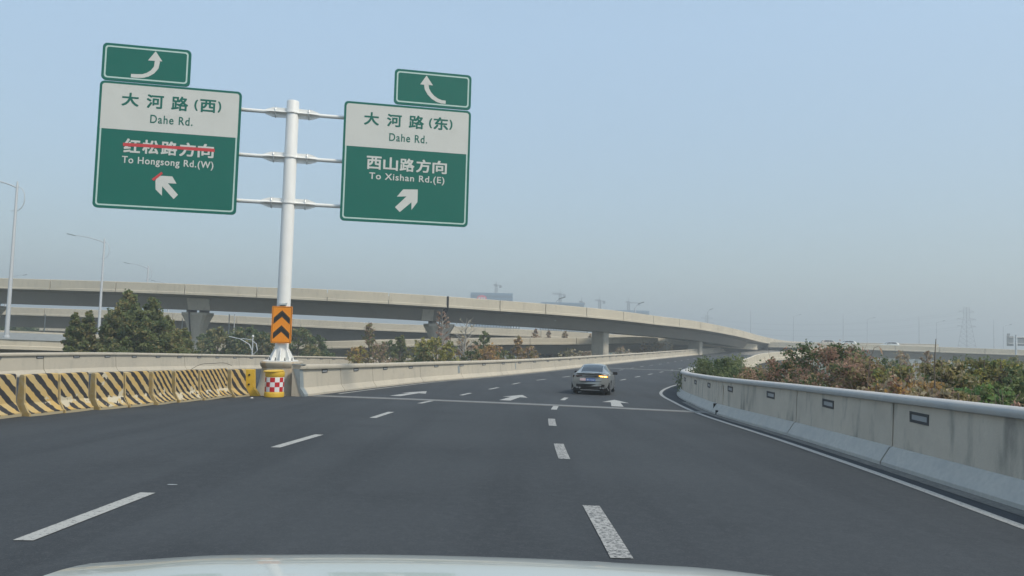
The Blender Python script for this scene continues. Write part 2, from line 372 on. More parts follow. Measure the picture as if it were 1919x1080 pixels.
def sheet(name, L, Rr, zf, m, nc=10, dz=0, thick=0):
    """L, Rr: matched lists of (x, y)"""
    mb = MB(); rows = []
    for (a, b) in zip(L, Rr):
        row = []
        for k in range(nc+1):
            u = k/nc; x = a[0]+(b[0]-a[0])*u; y = a[1]+(b[1]-a[1])*u; row.append((x, y, zf(x, y)+dz))
        rows.append(row)
    n = nc+1; vs = [p for r in rows for p in r]
    fs = [(i*n+j, i*n+j+1, (i+1)*n+j+1, (i+1)*n+j) for i in range(len(rows)-1) for j in range(nc)]
    mb.add(vs, fs)
    return mb.build(name, m, smooth=True)
# main carriageway: from far behind the camera to the merge, between the left barrier (or gore) and the right wall
Lp, Rp = [], []
for y in frange(-14, 26.8, 1.2):
    Lp.append((-13.4+ (y+14)*.03 if y < 5 else float(np.interp(y, YELP.p[:, 1], YELP.p[:, 0]) - .5), y)); r_ = RWALL.at(RWALL.s_at_y(y)); Rp.append((r_[0]+.12, y))
n_ = 150
s0r = RWALL.s_at_y(27.6); s0l = LEFT_BAR.s_at_y(27.6)
for i in range(n_+1):
    u = i/n_; a = LEFT_BAR.at(s0l+(LEFT_BAR.L-60-s0l)*u); b = RWALL.at(s0r+(RWALL.L-s0r)*u); t = LEFT_BAR.tan(s0l+(LEFT_BAR.L-60-s0l)*u)
    Lp.append((a[0]-t[1]*.15, a[1]+t[0]*.15)); Rp.append((b[0]+.12, b[1]))
tag(sheet('road', Lp, Rp, zr, M_['asphalt'], 12), kind='structure')
# left ramp
INNER = Path([(-13.8, 4), (-11.6, 16.4), (-9.3, 27.0), (-9.2, 34), (-8.9, 50), (-8.7, 62), (-6, 80), (-1, 98), (6, 112)])
Lp, Rp = [], []
for i in range(71):
    a = LWALL.at(LWALL.L*i/70); b = INNER.at(INNER.L*i/70); Lp.append((a[0]-.1, a[1])); Rp.append((b[0], b[1]))
def zleft(x, y):
    k = min(1, max(0, (y-30)/15)); return (zr(x, y) if y < 30 else (1-k)*zr(x, y)+k*zl(x, y))
tag(sheet('left_ramp_road', Lp, Rp, zleft, M_['asphalt'], 6, dz=-.004), kind='structure')
# concrete gore floor under the nose of the main barrier
# ------------------------------------------------------------------ road markings
def strip(mb, path, s0, s1, wdt, off=0, zf=zr, dz=.006, step=.8):
    ss = frange(s0, s1, step); vs = []
    for s_ in ss:
        p = path.at(s_); t = path.tan(s_)
        for k in (-.5, .5):
            x = p[0]+t[1]*(off+k*wdt); y = p[1]-t[0]*(off+k*wdt); vs.append((x, y, zf(x, y)+dz))
    mb.add(vs, [(2*i, 2*i+1, 2*i+3, 2*i+2) for i in range(len(ss)-1)])
mk = empty('road_markings', (0, 0, 0)); mk['kind'] = 'structure'
mb = MB(); strip(mb, REDGE, 0, REDGE.L-8, .16); mb.build('edge_line', M_['paint'], mk)
mb = MB(); strip(mb, LEFT_BAR, 2.6, LEFT_BAR.L-62, .15, off=.42); mb.build('edge_line', M_['paint'], mk)
y0s = LANE1.s_at_y(6.28); k = 0
s_ = y0s-2*6.35
while s_ < LANE1.L-8:
    if s_ > 2:
        mb = MB(); strip(mb, LANE1, s_, s_+2.15, .17); mb.build('lane_dash', M_['paint'], mk)
    s_ += 6.35
s_ = LANE2.s_at_y(6.26)-2*6.08
while s_ < LANE2.L-8:
    if s_ > 2:
        mb = MB(); strip(mb, LANE2, s_, s_+2.2, .19); mb.build('lane_dash', M_['paint_worn'] if s_ < 34 else M_['paint'], mk)
    s_ += 6.08
def road_arrow(px, y, ang, kind, sc=1.0):
    if kind == 'straight': poly = [(-.10, 0), (.10, 0), (.10, 2.6), (.42, 2.5), (0, 4.2), (-.42, 2.5), (-.10, 2.6)]
    poly = [(-.22, 0), (.22, 0), (.19, 2.75), (.54, 2.6), (0, 4.75), (-.54, 2.6), (-.19, 2.75)]
    if kind == 'right': poly = [(-.16, 0), (.16, 0), (.22, 1.5), (.75, 1.9), (1.15, 1.45), (1.45, 3.1), (.1, 2.9), (.42, 2.55), (-.1, 2.1)]
    c, s2 = math.cos(-ang), math.sin(-ang); vs = []
    for a, b in poly:
        a *= sc; b *= sc; x = px+a*c-b*s2; yy = y+a*s2+b*c; vs.append((x, yy, zr(x, yy)+.007))
    m2 = MB(); n = len(vs); cx = sum(v[0] for v in vs)/n; cy = sum(v[1] for v in vs)/n
    from mathutils.geometry import tessellate_polygon
    tri = tessellate_polygon([[Vector((v[0], v[1], 0)) for v in vs]])
    m2.add(vs, [tuple(t) for t in tri]); return m2.build('arrow_marking', M_['paint'], mk)
road_arrow(3.98, 27.6, R(6.5), 'straight')
road_arrow(-.16, 28.9, R(9), 'straight')
road_arrow(-4.46, 29.4, R(8.7), 'straight')
# expansion joints across the carriageway
def joint(name, a, b, wdt=.32, zf=zr):
    e = empty(name, (0, 0, 0)); e['kind'] = 'structure'
    A = np.array(a); B = np.array(b); d = (B-A)/np.linalg.norm(B-A); nn = np.array([-d[1], d[0]])
    for off, ww, m, dz, nm in ((0, wdt, M_['conc_j'], .009, 'joint_concrete'), (0, .16, M_['plate_grey'], .016, 'joint_rubber')):
        q = MB(); vs = []
        N = 24
        for i in range(N+1):
            p = A+(B-A)*i/N
            for k in (-.5, .5):
                r = p+nn*(off+k*ww); vs.append((r[0], r[1], zf(*r)+dz))
        q.add(vs, [(2*i, 2*i+2, 2*i+3, 2*i+1) for i in range(N)]); q.build(nm, m, e)
M_['conc_j'] = mat('joint_concrete', (.21, .205, .19), .85, noise=(5, .6, (.13, .13, .125)))
joint('expansion_joint', (-7.25, 27.95), (7.0, 26.2), .95)
joint('expansion_joint', (8.2, 79.5), (24.3, 75.5), 1.2)

# a rough strip of dirt and debris along the right wall foot
q = MB(); strip(q, RWALL, 10, 47, .34, off=-.12, dz=.005); q.build('gutter_grime', mat('grime', (.16, .155, .14), .9, noise=[(4, .8, (.075, .08, .08)), (20, .5, (.24, .23, .20))]), mk)

# ------------------------------------------------------------------ barriers
def barrier(name, label, cat, path, side, prof, joints, m, zf, reflect=None, cope=None, band=None, gap=.045, step=1.0, group=None, s0=0, s1=None, origin=None, hrefl=.86):
    """side=+1: the road lies to the right of the path direction. prof: (distance away from the road, height)"""
    s1 = path.L if s1 is None else s1
    o = path.at(s0); root = empty(name, (o[0], o[1], zf(o[0], o[1])), 0, label, cat, group)
    def pt(s_, w, h):
        p = path.at(s_); t = path.tan(s_); x = p[0]-t[1]*w*side; y = p[1]+t[0]*w*side
        return (x, y, zf(p[0], p[1])+h)
    js = [s0]+[j for j in joints if s0 < j < s1]+[s1]
    for a, b in zip(js[:-1], js[1:]):
        mb = MB(); rings = [[pt(s_, w, h) for w, h in prof] for s_ in frange(a+gap/2, b-gap/2, step)]
        mb.loft(rings); p = fixn(mb.build('concrete_panel', m, root, local=False))
        if band:
            mb = MB(); mb.loft([[pt(s_, w, h) for w, h in band] for s_ in frange(a+gap/2, b-gap/2, step)])
            fixn(mb.build('kerb_band', M_['band'], root, local=False))
    if cope:
        mb = MB(); mb.loft([[pt(s_, w, h) for w, h in cope[0]] for s_ in frange(s0, s1, step)])
        fixn(mb.build('coping_rail', cope[1], root, local=False, smooth=50))
    if reflect:
        first, last, sp, wref, sz = reflect
        f = MB(); hw, hh, fw = sz[0]/2, sz[1]/2, sz[1]*.26
        f.box((0, 0, hh-fw/2), (2*hw, .035, fw)); f.box((0, 0, -hh+fw/2), (2*hw, .035, fw))
        f.box((-hw+fw/2, 0, 0), (fw, .035, 2*hh-2*fw)); f.box((hw-fw/2, 0, 0), (fw, .035, 2*hh-2*fw))
        base = f.build('reflector', M_['frame'], root)
        l = MB(); l.box((0, .004, 0), (2*hw-2*fw+.002, .02, 2*hh-2*fw+.002)); lens = l.build('lens', M_['lens'], base)
        s_ = first; firstone = True
        while s_ < last:
            t = path.tan(s_); q = pt(s_, wref, hrefl)
            mx = Matrix.Identity(3); n = Vector((-t[1]*side, t[0]*side, 0)); tv = Vector((t[0], t[1], 0))*side
            ang = math.atan2(tv.y, tv.x)
            r = base if firstone else base.copy()
            if not firstone:
                C.objects.link(r); l2 = lens.copy(); C.objects.link(l2); l2.parent = r
            r.parent = root; r.location = Vector(q)-root.location; r.rotation_euler = (0, 0, ang)
            firstone = False; s_ += sp*(1+.02*math.sin(s_*7))
    return root
JER = [(0, -.05), (0, .07), (.17, .30), (.23, .96), (.17, 1.0), (.17, 1.09), (.20, 1.12), (.46, 1.12), (.48, 1.08), (.48, -.75), (.3, -.75)]
JER_COPE = [(.14, .98), (.12, 1.03), (.13, 1.13), (.17, 1.165), (.49, 1.165), (.515, 1.13), (.515, 1.0)]
js = [LEFT_BAR.s_at_y(y) for y in (31.8, 36, 43, 49, 56, 63)]+[LEFT_BAR.s_at_y(63)+7.2*k for k in range(1, 34)]
barrier('concrete_barrier', 'long pale concrete barrier with small reflectors curving away right, starting beside the white sign pole', 'barrier',
        LEFT_BAR, 1, JER, js, M_['conc'], zr, reflect=(2.6, 190, 3.95, .215, (.60, .13)), cope=([(.14, .985), (.125, 1.04), (.135, 1.12), (.17, 1.15), (.49, 1.15), (.505, 1.12), (.505, .99)], M_['conc']), step=1.2, hrefl=.885)
RJ = [(0, -.05), (0, .06), (.16, .30), (.20, .33), (.23, 1.12), (.52, 1.12), (.54, 1.0), (.54, -.55), (.3, -.55)]
RBAND = [(-.012, -.05), (-.012, .065), (.15, .315), (.19, .335), (.17, .25), (.02, .0)]
RCOPE = [(.21, 1.10), (.165, 1.115), (.15, 1.16), (.16, 1.21), (.20, 1.24), (.30, 1.25), (.46, 1.245), (.53, 1.20), (.55, 1.12), (.52, 1.05)]
rj = [RWALL.s_at_y(y) for y in (-6, 1, 8, 13.4, 18.4, 26.2, 33, 38.5, 44, 51)]+[RWALL.s_at_y(51)+7.5*k for k in range(1, 30)]
rw = barrier('concrete_wall', 'near grey concrete wall with rounded metal coping rail and framed reflectors on the right of the road', 'barrier',
        RWALL, -1, RJ, rj, M_['conc_right'], zr, reflect=(RWALL.s_at_y(8.5), 78, 3.95, .225, (.62, .18)), cope=(RCOPE, M_['cope']), band=RBAND, s1=RWALL.s_at_y(60), gap=.05, hrefl=.90)
# the lone dark gap with broken edge at the expansion joint in the right wall
p = RWALL.at(RWALL.s_at_y(26.2)); q = MB(); q.box((p[0]+.13, p[1], zr(p[0], p[1])+.2), (.14, .06, .26), -.05); q.build('joint_filler', M_['plastic'], rw, local=False)
q = MB(); q.box((p[0]-.02, p[1]-.9, zr(p[0], p[1])+.10), (.12, .22, .14), .1); q.build('drain_outlet', M_['plastic'], rw, local=False)
for yy, ww in ((25.4, .24),):
    p = RWALL.at(RWALL.s_at_y(yy)); q = MB(); q.box((p[0]+.20, p[1], zr(p[0], p[1])+.66), (.02, .24, .62), -.07); q.build('patch_plate', M_['conc_right'], rw, local=False)
barrier('ramp_parapet', 'sunlit outer concrete parapet of the climbing ramp beyond the bushes on the right', 'barrier',
        RWALL, -1, [(0, -.05), (0, .07), (.17, .30), (.23, 1.15), (.46, 1.15), (.5, 1.1), (.52, .1), (.6, .05), (.6, -.4), (.3, -.4)], rj, M_['conc_far'], zr, s0=RWALL.s_at_y(60)+.05, step=1.5)
lj = [LWALL.s_at_y(y) for y in (14, 20, 26.8, 32.5, 38, 44, 52, 60, 68, 77, 86, 95, 104)]
barrier('left_ramp_barrier', 'pale concrete barrier of the closed left ramp, behind the striped blocks', 'barrier', LWALL, 1, JER, lj, M_['conc'], zleft,
        reflect=(8, LWALL.L-2, 2.75, .215, (.50, .13)), cope=([(.15, 1.0), (.13, 1.05), (.14, 1.12), (.18, 1.15), (.50, 1.15), (.51, 1.0)], M_['conc']), hrefl=.92)
barrier('gore_parapet', 'low concrete parapet on the inner side of the left ramp, behind the long barrier', 'barrier', INNER, -1,
        [(0, -.05), (0, .07), (.15, .3), (.2, .8), (.42, .8), (.44, -.6), (.2, -.6)], [INNER.s_at_y(y) for y in (45, 55, 65, 75, 85, 95)], M_['conc_far'], zleft, s0=INNER.s_at_y(36), s1=INNER.L-2, step=1.5)
# grey cover plates on the left barrier
lb = [o for o in C.objects if o.name == 'concrete_barrier'][0]
for px_, wd in ((566, .34), (871, .28), (975, .2), (1148, .3)):
    s_ = max(.17, LEFT_BAR.s_at_px(px_)); a = MB()
    def ptb(s2, w_, h):
        p = LEFT_BAR.at(s2); t = LEFT_BAR.tan(s2); return (p[0]-t[1]*w_, p[1]+t[0]*w_, zr(p[0], p[1])+h)
    pr = [(-.03, .0), (-.03, .08), (.145, .32), (.205, 1.0), (.09, 1.0 if wd < .33 else 1.16), (.12, 1.16), (.5, 1.17), (.4, .9), (.22, .3), (.1, 0)] if wd > .33 else [(.17, .38), (.205, .86), (.24, .86), (.21, .38)]
    a.loft([[ptb(s_-wd/2, *q) for q in pr], [ptb(s_+wd/2, *q) for q in pr]]); fixn(a.build('cover_plate', M_['plate_grey'], lb, local=False))

# ------------------------------------------------------------------ deck body under the ramps (box girder and piers)
def girder_under(name, Lpts, Rpts, zf, top=-.35, depth=1.9, over=2.2):
    mb = MB(); rings = []
    for a, b in zip(Lpts, Rpts):
        a = np.array(a[:2]); b = np.array(b[:2]); d = (b-a)/np.linalg.norm(b-a); wd = np.linalg.norm(b-a)
        def P(u, dz):
            r = a+d*u; return (r[0], r[1], zf(*(a+d*min(max(u, 0), wd)))+dz)
        rings.append([P(-.2, -.03), P(-.25, top), P(over, top-.35), P(over+.5, top-depth), P(wd-over-.5, top-depth), P(wd-over, top-.35), P(wd+.25, top), P(wd+.2, -.03)])
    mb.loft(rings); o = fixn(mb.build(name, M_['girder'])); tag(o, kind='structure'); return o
ls = [LEFT_BAR.at(LEFT_BAR.s_at_y(y)) for y in (30,)]
Lg, Rg = [], []
for i in range(41):
    u = i/40; a = LEFT_BAR.at(2+(LEFT_BAR.L-62)*u); b = RWALL.at(s0r+(RWALL.L-s0r)*u); t = LEFT_BAR.tan(2+(LEFT_BAR.L-62)*u); Lg.append((a[0]-t[1]*.3, a[1]+t[0]*.3)); Rg.append((b[0]+.35, b[1]))
girder_under('ramp_girder', Lg, Rg, zr)
girder_under('near_deck_girder', [(-28.5, -14), (-28.3, 8), (-26.5, 20), (-24, 30)], [(6.2, -14), (6.3, 8), (7.2, 20), (7.6, 30)], lambda x, y: zr(x, y)-.05)
girder_under('left_ramp_girder', [tuple(LWALL.at(LWALL.L*u))[:2] for u in np.linspace(.27, 1, 16)], [tuple(INNER.at(INNER.L*u))[:2] for u in np.linspace(.27, 1, 16)], lambda x, y: zleft(x, y)-.02, depth=1.6)

def pier_rings(c, t, a0, w0, z0, prof):
    """prof: list of (z fraction, half length along t, half width across)"""
    rings = []; n = (-t[1], t[0])
    for z, a, b in prof:
        ch = min(a, b)*.22
        oct_ = [(-a, -b+ch), (-a+ch, -b), (a-ch, -b), (a, -b+ch), (a, b-ch), (a-ch, b), (-a+ch, b), (-a, b-ch)]
        rings.append([(c[0]+t[0]*x+n[0]*y, c[1]+t[1]*x+n[1]*y, z) for x, y in oct_])
    return rings
def ramp_pier(x, y, zt, where, t=(0, 1)):
    mb = MB(); mb.loft(pier_rings((x, y), t, 0, 0, 0, [(-.2, .8, 1.1), (zt-2.4, .8, 1.1), (zt-1.2, .95, 1.9), (zt, 1.0, 2.6)]))
    o = MB(); o.v, o.f, o.m = mb.v, mb.f, mb.m
    ob = fixn(o.build('bridge_pier', M_['pier'], origin=(x, y, 0)))
    tag(ob, 'flared concrete pier under the ramp deck, '+where, 'bridge pier', 'piers under the climbing ramp'); return ob
for (x, y, wh) in ((-4, 6, 'below the near carriageway'), (-14, 14, 'below the left ramp mouth'), (2, 40, 'below the grey saloon'), (20, 92, 'below the start of the climb'), (37, 130, 'below the middle of the climb'), (61, 170, 'below the merge')):
    zt = zr(x, y)-2.25; ramp_pier(x, y, zt, wh)

# ------------------------------------------------------------------ flyovers
def flyover(name, label, pts, width, depth, piers, joints=None, joint_len=9.5, par=1.5, m=None, deck=True, pier_kind='flare', step=3.0, group=None, over=2.0, wmax=60):
    """pts: (x, y, z top of near parapet). The deck extends to the far side (left of the path direction)."""
    path = Path(pts, 2.0); m = m or M_['conc_far']
    o = path.at(0); root = empty(name, (o[0], o[1], 0), 0, label, 'flyover', group)
    def pt(s_, w_, h):
        p = path.at(s_); t = path.tan(s_); return (p[0]-t[1]*w_, p[1]+t[0]*w_, p[2]+h)
    js = [0]+(joints if joints else [joint_len*k for k in range(1, int(path.L/joint_len)+1)])+[path.L]
    js = sorted(set([j for j in js if 0 <= j <= path.L]))
    pp = [(.30, -par+.4), (.26, -.06), (.22, -.02), (.05, 0), (0, -.04), (0, -par+.32), (-.06, -par+.28), (-.06, -par), (.1, -par)]
    for a, b in zip(js[:-1], js[1:]):
        if b-a < .5: continue
        mb = MB(); mb.loft([[pt(s_, w_, h) for w_, h in pp] for s_ in frange(a+.06, b-.06, step)])
        fixn(mb.build('parapet_panel', m, root, local=False))
    q = MB(); pf = [(width-.30, -par+.4), (width-.26, 0), (width, 0), (width+.05, -par), (width-.1, -par)]
    q.loft([[pt(s_, w_, h) for w_, h in pf] for s_ in frange(0, path.L, step)]); fixn(q.build('far_parapet', m, root, local=False))
    q = MB(); gd = [(.12, -par+.42), (-.0, -par+.02), (over, -par-.28), (over+.65, -par-depth), (width-over-.65, -par-depth), (width-over, -par-.28), (width, -par+.02), (width-.12, -par+.42)]
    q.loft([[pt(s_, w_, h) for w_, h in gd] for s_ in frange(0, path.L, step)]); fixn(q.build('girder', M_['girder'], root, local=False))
    q = MB(); dk = [(.28, -par+.50), (width-.28, -par+.50), (width-.28, -par+.43), (.28, -par+.43)]
    q.loft([[pt(s_, w_, h) for w_, h in dk] for s_ in frange(0, path.L, step)]); fixn(q.build('deck_road', M_['asphalt'], root, local=False))
    for (s_, kind, hl, hw) in piers:
        c = pt(s_, width/2, -par-depth); t = path.tan(s_); zt = c[2]
        q = MB()
        if kind == 'flare':
            z1 = zt-.35
            pr = [(0, hl, hw*.5), (z1-3.4, hl, hw*.5), (z1-2.3, hl*1.12, hw*.62), (z1-1.2, hl*1.45, hw*.8), (z1-.45, hl*1.85, hw*.97), (z1-.35, hl*1.95, hw), (z1, hl*1.95, hw)]
            q.loft(pier_rings(c, t, 0, 0, 0, pr)); po = fixn(q.build('pier', M_['pier'], root, local=False))
            dp = MB(); fx, fy = c[0]+t[1]*(hw*.5+.12)-t[0]*hl*.5, c[1]-t[0]*(hw*.5+.12)-t[1]*hl*.5; dp.tube([(fx, fy, 0), (fx, fy, z1-3.5), (fx+t[1]*hw*.52, fy-t[0]*hw*.52, z1-.5), (fx+t[1]*hw*.52, fy-t[0]*hw*.52, zt+1)], .09, 6)
            dpo = dp.build('downpipe', M_['frame'], po); dpo.location = -root.location
            for k in (-1, 1):
                b_ = MB(); b_.box((c[0]+t[0]*hl*1.0*k, c[1]+t[1]*hl*1.0*k, zt-.16), (.6, hw*1.2, .34), math.atan2(t[1], t[0])); bb = b_.build('bearing', M_['girder'], po, origin=None); bb.location = -root.location
        else:
            pr = [(0, hl, hw), (zt+.2, hl, hw)]
            q.loft(pier_rings(c, t, 0, 0, 0, pr)); fixn(q.build('pier', M_['pier'], root, local=False))
    return root, path, pt

OP = [(-140, 104, 6.3), (-100, 101, 6.15), (-67.3, 98, 6.05), (-42.1, 96, 5.8), (-32.9, 96.3, 5.66), (-24.1, 97.5, 5.52), (-16.3, 99, 5.38), (-8.67, 101.2, 5.2), (-1.6, 104.2, 5.0), (4.96, 108, 4.86), (11.4, 113, 4.7), (17.97, 119.5, 4.47), (24.2, 127, 4.2), (33.5, 138.5, 3.85), (45.6, 156, 3.05), (63.7, 187, 1.55), (84, 222, .75), (104, 246, .75), (130, 262, .8)]
OP = [(x, y, z+CZ) for x, y, z in OP]
op_path = Path(OP, 2.0)
oj = [op_path.s_at_px(p) for p in (88, 347, 483, 614, 729, 839, 937, 1023, 1100, 1168, 1225, 1275)]
oj = [oj[0]-9.5*k for k in (6, 5, 4, 3, 2, 1)]+[oj[0], (oj[0]+oj[1])/2]+oj[1:]+[oj[-1]+9.5*k for k in range(1, 17)]
fo, fp, fpt = flyover('flyover', 'nearest long curved concrete flyover with pale parapet sweeping across the whole view', OP, 9.0, 1.85,
    [(op_path.s_at_px(352), 'flare', .85, 1.6), (op_path.s_at_px(838), 'flare', .95, 2.0), (op_path.s_at_px(1170), 'rect', .75, 1.3), (op_path.s_at_px(1345), 'rect', .75, 1.3), (op_path.s_at_px(365)-32, 'flare', .9, 2.3), (op_path.s_at_px(365)-64, 'flare', .9, 2.3)], joints=oj)
# diaphragm blocks beside the piers, expansion gap and downpipe
for px_, wd in ((365, 2.9), (815, 1.6)):
    s_ = op_path.s_at_px(px_); t = op_path.tan(s_); a = MB()
    a.loft([[fpt(s_-wd/2, *q) for q in ((1.7, -1.85), (2.35, -3.37), (3.2, -3.37), (3.2, -1.85))], [fpt(s_+wd/2, *q) for q in ((1.7, -1.85), (2.35, -3.37), (3.2, -3.37), (3.2, -1.85))]])
    fixn(a.build('diaphragm', M_['pier'], fo, local=False))
s_ = op_path.s_at_px(838); a = MB(); a.loft([[fpt(s_-.1, *q) for q in ((-.09, .02), (-.09, -1.6), (2.3, -3.2), (2.3, -1.9), (.3, .03))], [fpt(s_+.14, *q) for q in ((-.09, .02), (-.09, -1.6), (2.3, -3.2), (2.3, -1.9), (.3, .03))]])
fixn(a.build('expansion_gap', M_['plastic'], fo, local=False))

V2 = [(-180, 128, 3.2), (-120, 128.5, 3.0), (-88.9, 129.5, 2.86), (-58.3, 130.5, 2.6), (-37.5, 132, 2.1), (-24.6, 134, 1.8), (-11.6, 137, 1.62), (-.25, 140, 1.45), (16, 146, 1.1), (36.8, 160, .5), (60, 182, -.3)]
V2 = [(x, y, z+CZ) for x, y, z in V2]; v2p = Path(V2, 2)
f2, p2, pt2 = flyover('flyover', 'second concrete flyover behind the nearest one, with blue-grey railings along its right part', V2, 12, 2.1,
    [(v2p.s_at_px(p), 'rect', 2.2 if p < 200 else .9, 2.0) for p in (-300, 132, 430, 700, 905, 1130)], joint_len=11, par=1.35)
V3 = [(-46, 111, -2.4), (-32.3, 112, -1.64), (-23.5, 113, -1.26), (-14.9, 116, -.85), (-3, 119, -.33), (13.7, 125.5, .15), (21.5, 129.5, .5), (25, 132.5, .5), (27, 137, .4), (27.2, 143, .3)]
V3 = [(x*1.07, y*1.07, z*1.07+CZ) for x, y, z in V3]; v3p = Path(V3, 2)
f3, p3, pt3 = flyover('flyover', 'lowest concrete ramp with rounded end, passing under the nearest flyover at centre', V3, 8, 1.7,
    [(v3p.s_at_px(p), 'rect', .8, 1.5) for p in (620, 770, 900, 1015, 1150)], joint_len=9, par=1.15, over=1.2)
V4 = [(-62, 150, -.6), (-44, 151, -.9), (-30, 153, -1.2), (-10, 158, -1.9), (10, 166, -2.4)]
V4 = [(x, y, z+CZ) for x, y, z in [(-52, 145, .35), (-41, 146, .35), (-28, 148, -.2), (-5, 152, -1.0), (15, 158, -1.9)]]
flyover('flyover', 'short far ramp in the gap between two rear flyovers, right of the sign pole', V4, 8, 1.5, [(12, 'rect', .8, 1.5), (40, 'rect', .8, 1.5)], joint_len=10, par=1.2, over=1.2)
V5 = [(x, y, z+CZ) for x, y, z in [(-150, 168, -1.6), (-118, 166, -.4), (-100, 165, -.2), (-84, 166, -.6), (-66, 168, -1.4), (-46, 172, -2.3)]]
flyover('flyover', 'arched far ramp at the left edge, glimpsed below the second flyover', V5, 8, 1.4, [(30, 'rect', .9, 1.6), (66, 'rect', .9, 1.6)], joint_len=12, par=1.2, over=1.2)
# left road with the street lamps
VL = [(x, y, z+CZ) for x, y, z in [(-52, 38, -.3), (-44, 52, -.75), (-40, 60, -.85), (-47, 74, -1.0), (-53, 88, -1.2), (-60, 110, -1.5)]]
VL = [(x, y, z+CZ) for x, y, z in [(-95, 56, -.45), (-58, 60, -.65), (-44, 63, -.8), (-36.5, 66, -.95)]]
# parapet of that road: a wall with silver top band
vl_path = Path(VL, 2)
fl, pl_, ptl = flyover('flyover', 'low elevated road with silver-grey parapet at the left edge, carrying the tall street lamps', VL, 16, 1.6, [(20, 'rect', 1.0, 2.0), (44, 'rect', 1.0, 2.0)], joint_len=10, par=1.35, over=2.0)
a = MB(); a.loft([[ptl(s_, *q) for q in ((-.09, .06), (-.09, -.52), (-.02, -.55), (-.01, .06))] for s_ in frange(0, vl_path.L, 3)]); fixn(a.build('metal_band', M_['steel'], fl, local=False))
# right viaduct and the road behind it
VR = [(x, y, z+CZ) for x, y, z in [(66, 192, .34), (80, 188, .42), (97, 185, .30), (120, 180, .06), (150, 174, -.12), (195, 164, -.4), (240, 152, -.8)]]
vrp = Path(VR, 2)
fr, pr_, ptr = flyover('flyover', 'straight pale viaduct on the right behind the bushes, with cars on its deck', VR, 16, 1.9, [(vrp.s_at_px(p), 'rect', .9, 2.6) for p in (1590, 1645, 1712, 1790, 1890, 2020)], joint_len=10, par=1.35)
VB = [(x, y, z+CZ) for x, y, z in [(60, 322, -.2), (130, 318, -.3), (210, 305, -.6), (300, 285, -.9)]]
fb, pb_, ptbk = flyover('flyover', 'distant road deck hidden behind the right viaduct, carrying thin lamp posts', VB, 18, 2, [(60, 'rect', 1, 2), (150, 'rect', 1, 2)], joint_len=30, par=1.2, step=8)

# railings on the second flyover
def railing(path, pt, pa, pb, h, label, side=.12):
    a, b = path.s_at_px(pa), path.s_at_px(pb); o = path.at(a); root = empty('railing', (o[0], o[1], o[2]), 0, label, 'railing')
    q = MB()
    for dz in (.12, h): q.tube([pt(s_, side, dz) for s_ in frange(a, b, 2)], .09, 5)
    q.build('rail', M_['fence'], root, local=False)
    s_ = a; q = MB(); q.box((0, 0, h/2), (.17, .1, h)); base = q.build('railing_post', M_['fence'], root); one = True
    k = 0
    while s_ < b:
        r = base if one else base.copy()
        if not one: C.objects.link(r)
        r.parent = root; r.location = Vector(pt(s_, side, 0))-root.location; one = False; s_ += .55
railing(p2, pt2, 884, 980, 1.3, 'blue-grey picket railing on the second flyover, left of the two')
railing(p2, pt2, 1016, 1105, 1.15, 'blue-grey picket railing on the second flyover, right of the two')

# ------------------------------------------------------------------ nose block and sign gantry
GX, GY = -8.66, 28.4
zb = zr(GX, GY)
nose = empty('barrier_nose', (GX, GY, zb), 0, 'stained concrete plinth block at the gore carrying the white sign pole', 'plinth')
mb = MB()
def nring(z, f, b, hw):
    pts = []
    for k in range(24):
        a = 2*math.pi*k/24; cx, cy = math.cos(a), math.sin(a)
        e = 2/3.2; pts.append((hw*math.copysign(abs(cx)**e, cx), (b if cy > 0 else f)*math.copysign(abs(cy)**e, cy), z))
    return pts
mb.loft([nring(-.1, .82, 1.0, .86), nring(.06, .82, 1.0, .86), nring(.30, .70, 1.0, .76), nring(.62, .64, 1.0, .69), nring(1.0, .60, 1.0, .645), nring(1.09, .66, 1.05, .70), nring(1.19, .68, 1.06, .71), nring(1.24, .64, 1.02, .68)])
M_['conc_rust'] = mat('rust_streaked_concrete', (.42, .38, .30), .9, noise=[(1.5, .5, (.33, .30, .24))], bump=.2, streak=(.8, (.34, .22, .11)))
mb.build('plinth', M_['conc_rust'], nose, smooth=30)
gan = empty('sign_gantry', (GX, GY, zb+1.24), 0, 'white steel mast with three double arms holding two large green direction signs', 'road sign')
ztop = CZ+8.9-(zb+1.24)
q = MB(); q.lathe([(.255, .02), (.25, 3), (.235, ztop-.03), (.225, ztop)], 32); q.build('pole', M_['white_paint'], gan, smooth=True)
q = MB(); q.box((0, 0, .02), (1.02, 1.02, .04)); q.build('base_plate', M_['white_paint'], gan)
for k in range(8):
    a = k*math.pi/4+.2; q = MB(); d = Vector((math.cos(a), math.sin(a), 0)); n = Vector((-d.y, d.x, 0))*.012
    pl = [d*.24+Vector((0, 0, .04)), d*.47+Vector((0, 0, .04)), d*.46+Vector((0, 0, .12)), d*.28+Vector((0, 0, .46)), d*.24+Vector((0, 0, .50))]
    q.loft([[p-n for p in pl], [p+n for p in pl]]); fixn(q.build('stiffener', M_['white_paint'], gan))
    a += math.pi/8; q = MB(); q.lathe([(.035, .04), (.035, .07), (.018, .07), (.018, .15), (0.002, .15)], 6, (.44*math.cos(a), .44*math.sin(a), 0)); q.build('anchor_bolt', M_['frame'], gan)
YAW = R(11); GU = Vector((math.cos(YAW), math.sin(YAW), 0)); GN = Vector((math.sin(YAW), -math.cos(YAW), 0))
gz = zb+1.24
GM = Matrix(((GU.x, 0, GN.x, 0), (GU.y, 0, GN.y, 0), (0, 1, 0, 0), (0, 0, 0, 1)))     # x along the arms, y up, z towards the camera
off = -.13
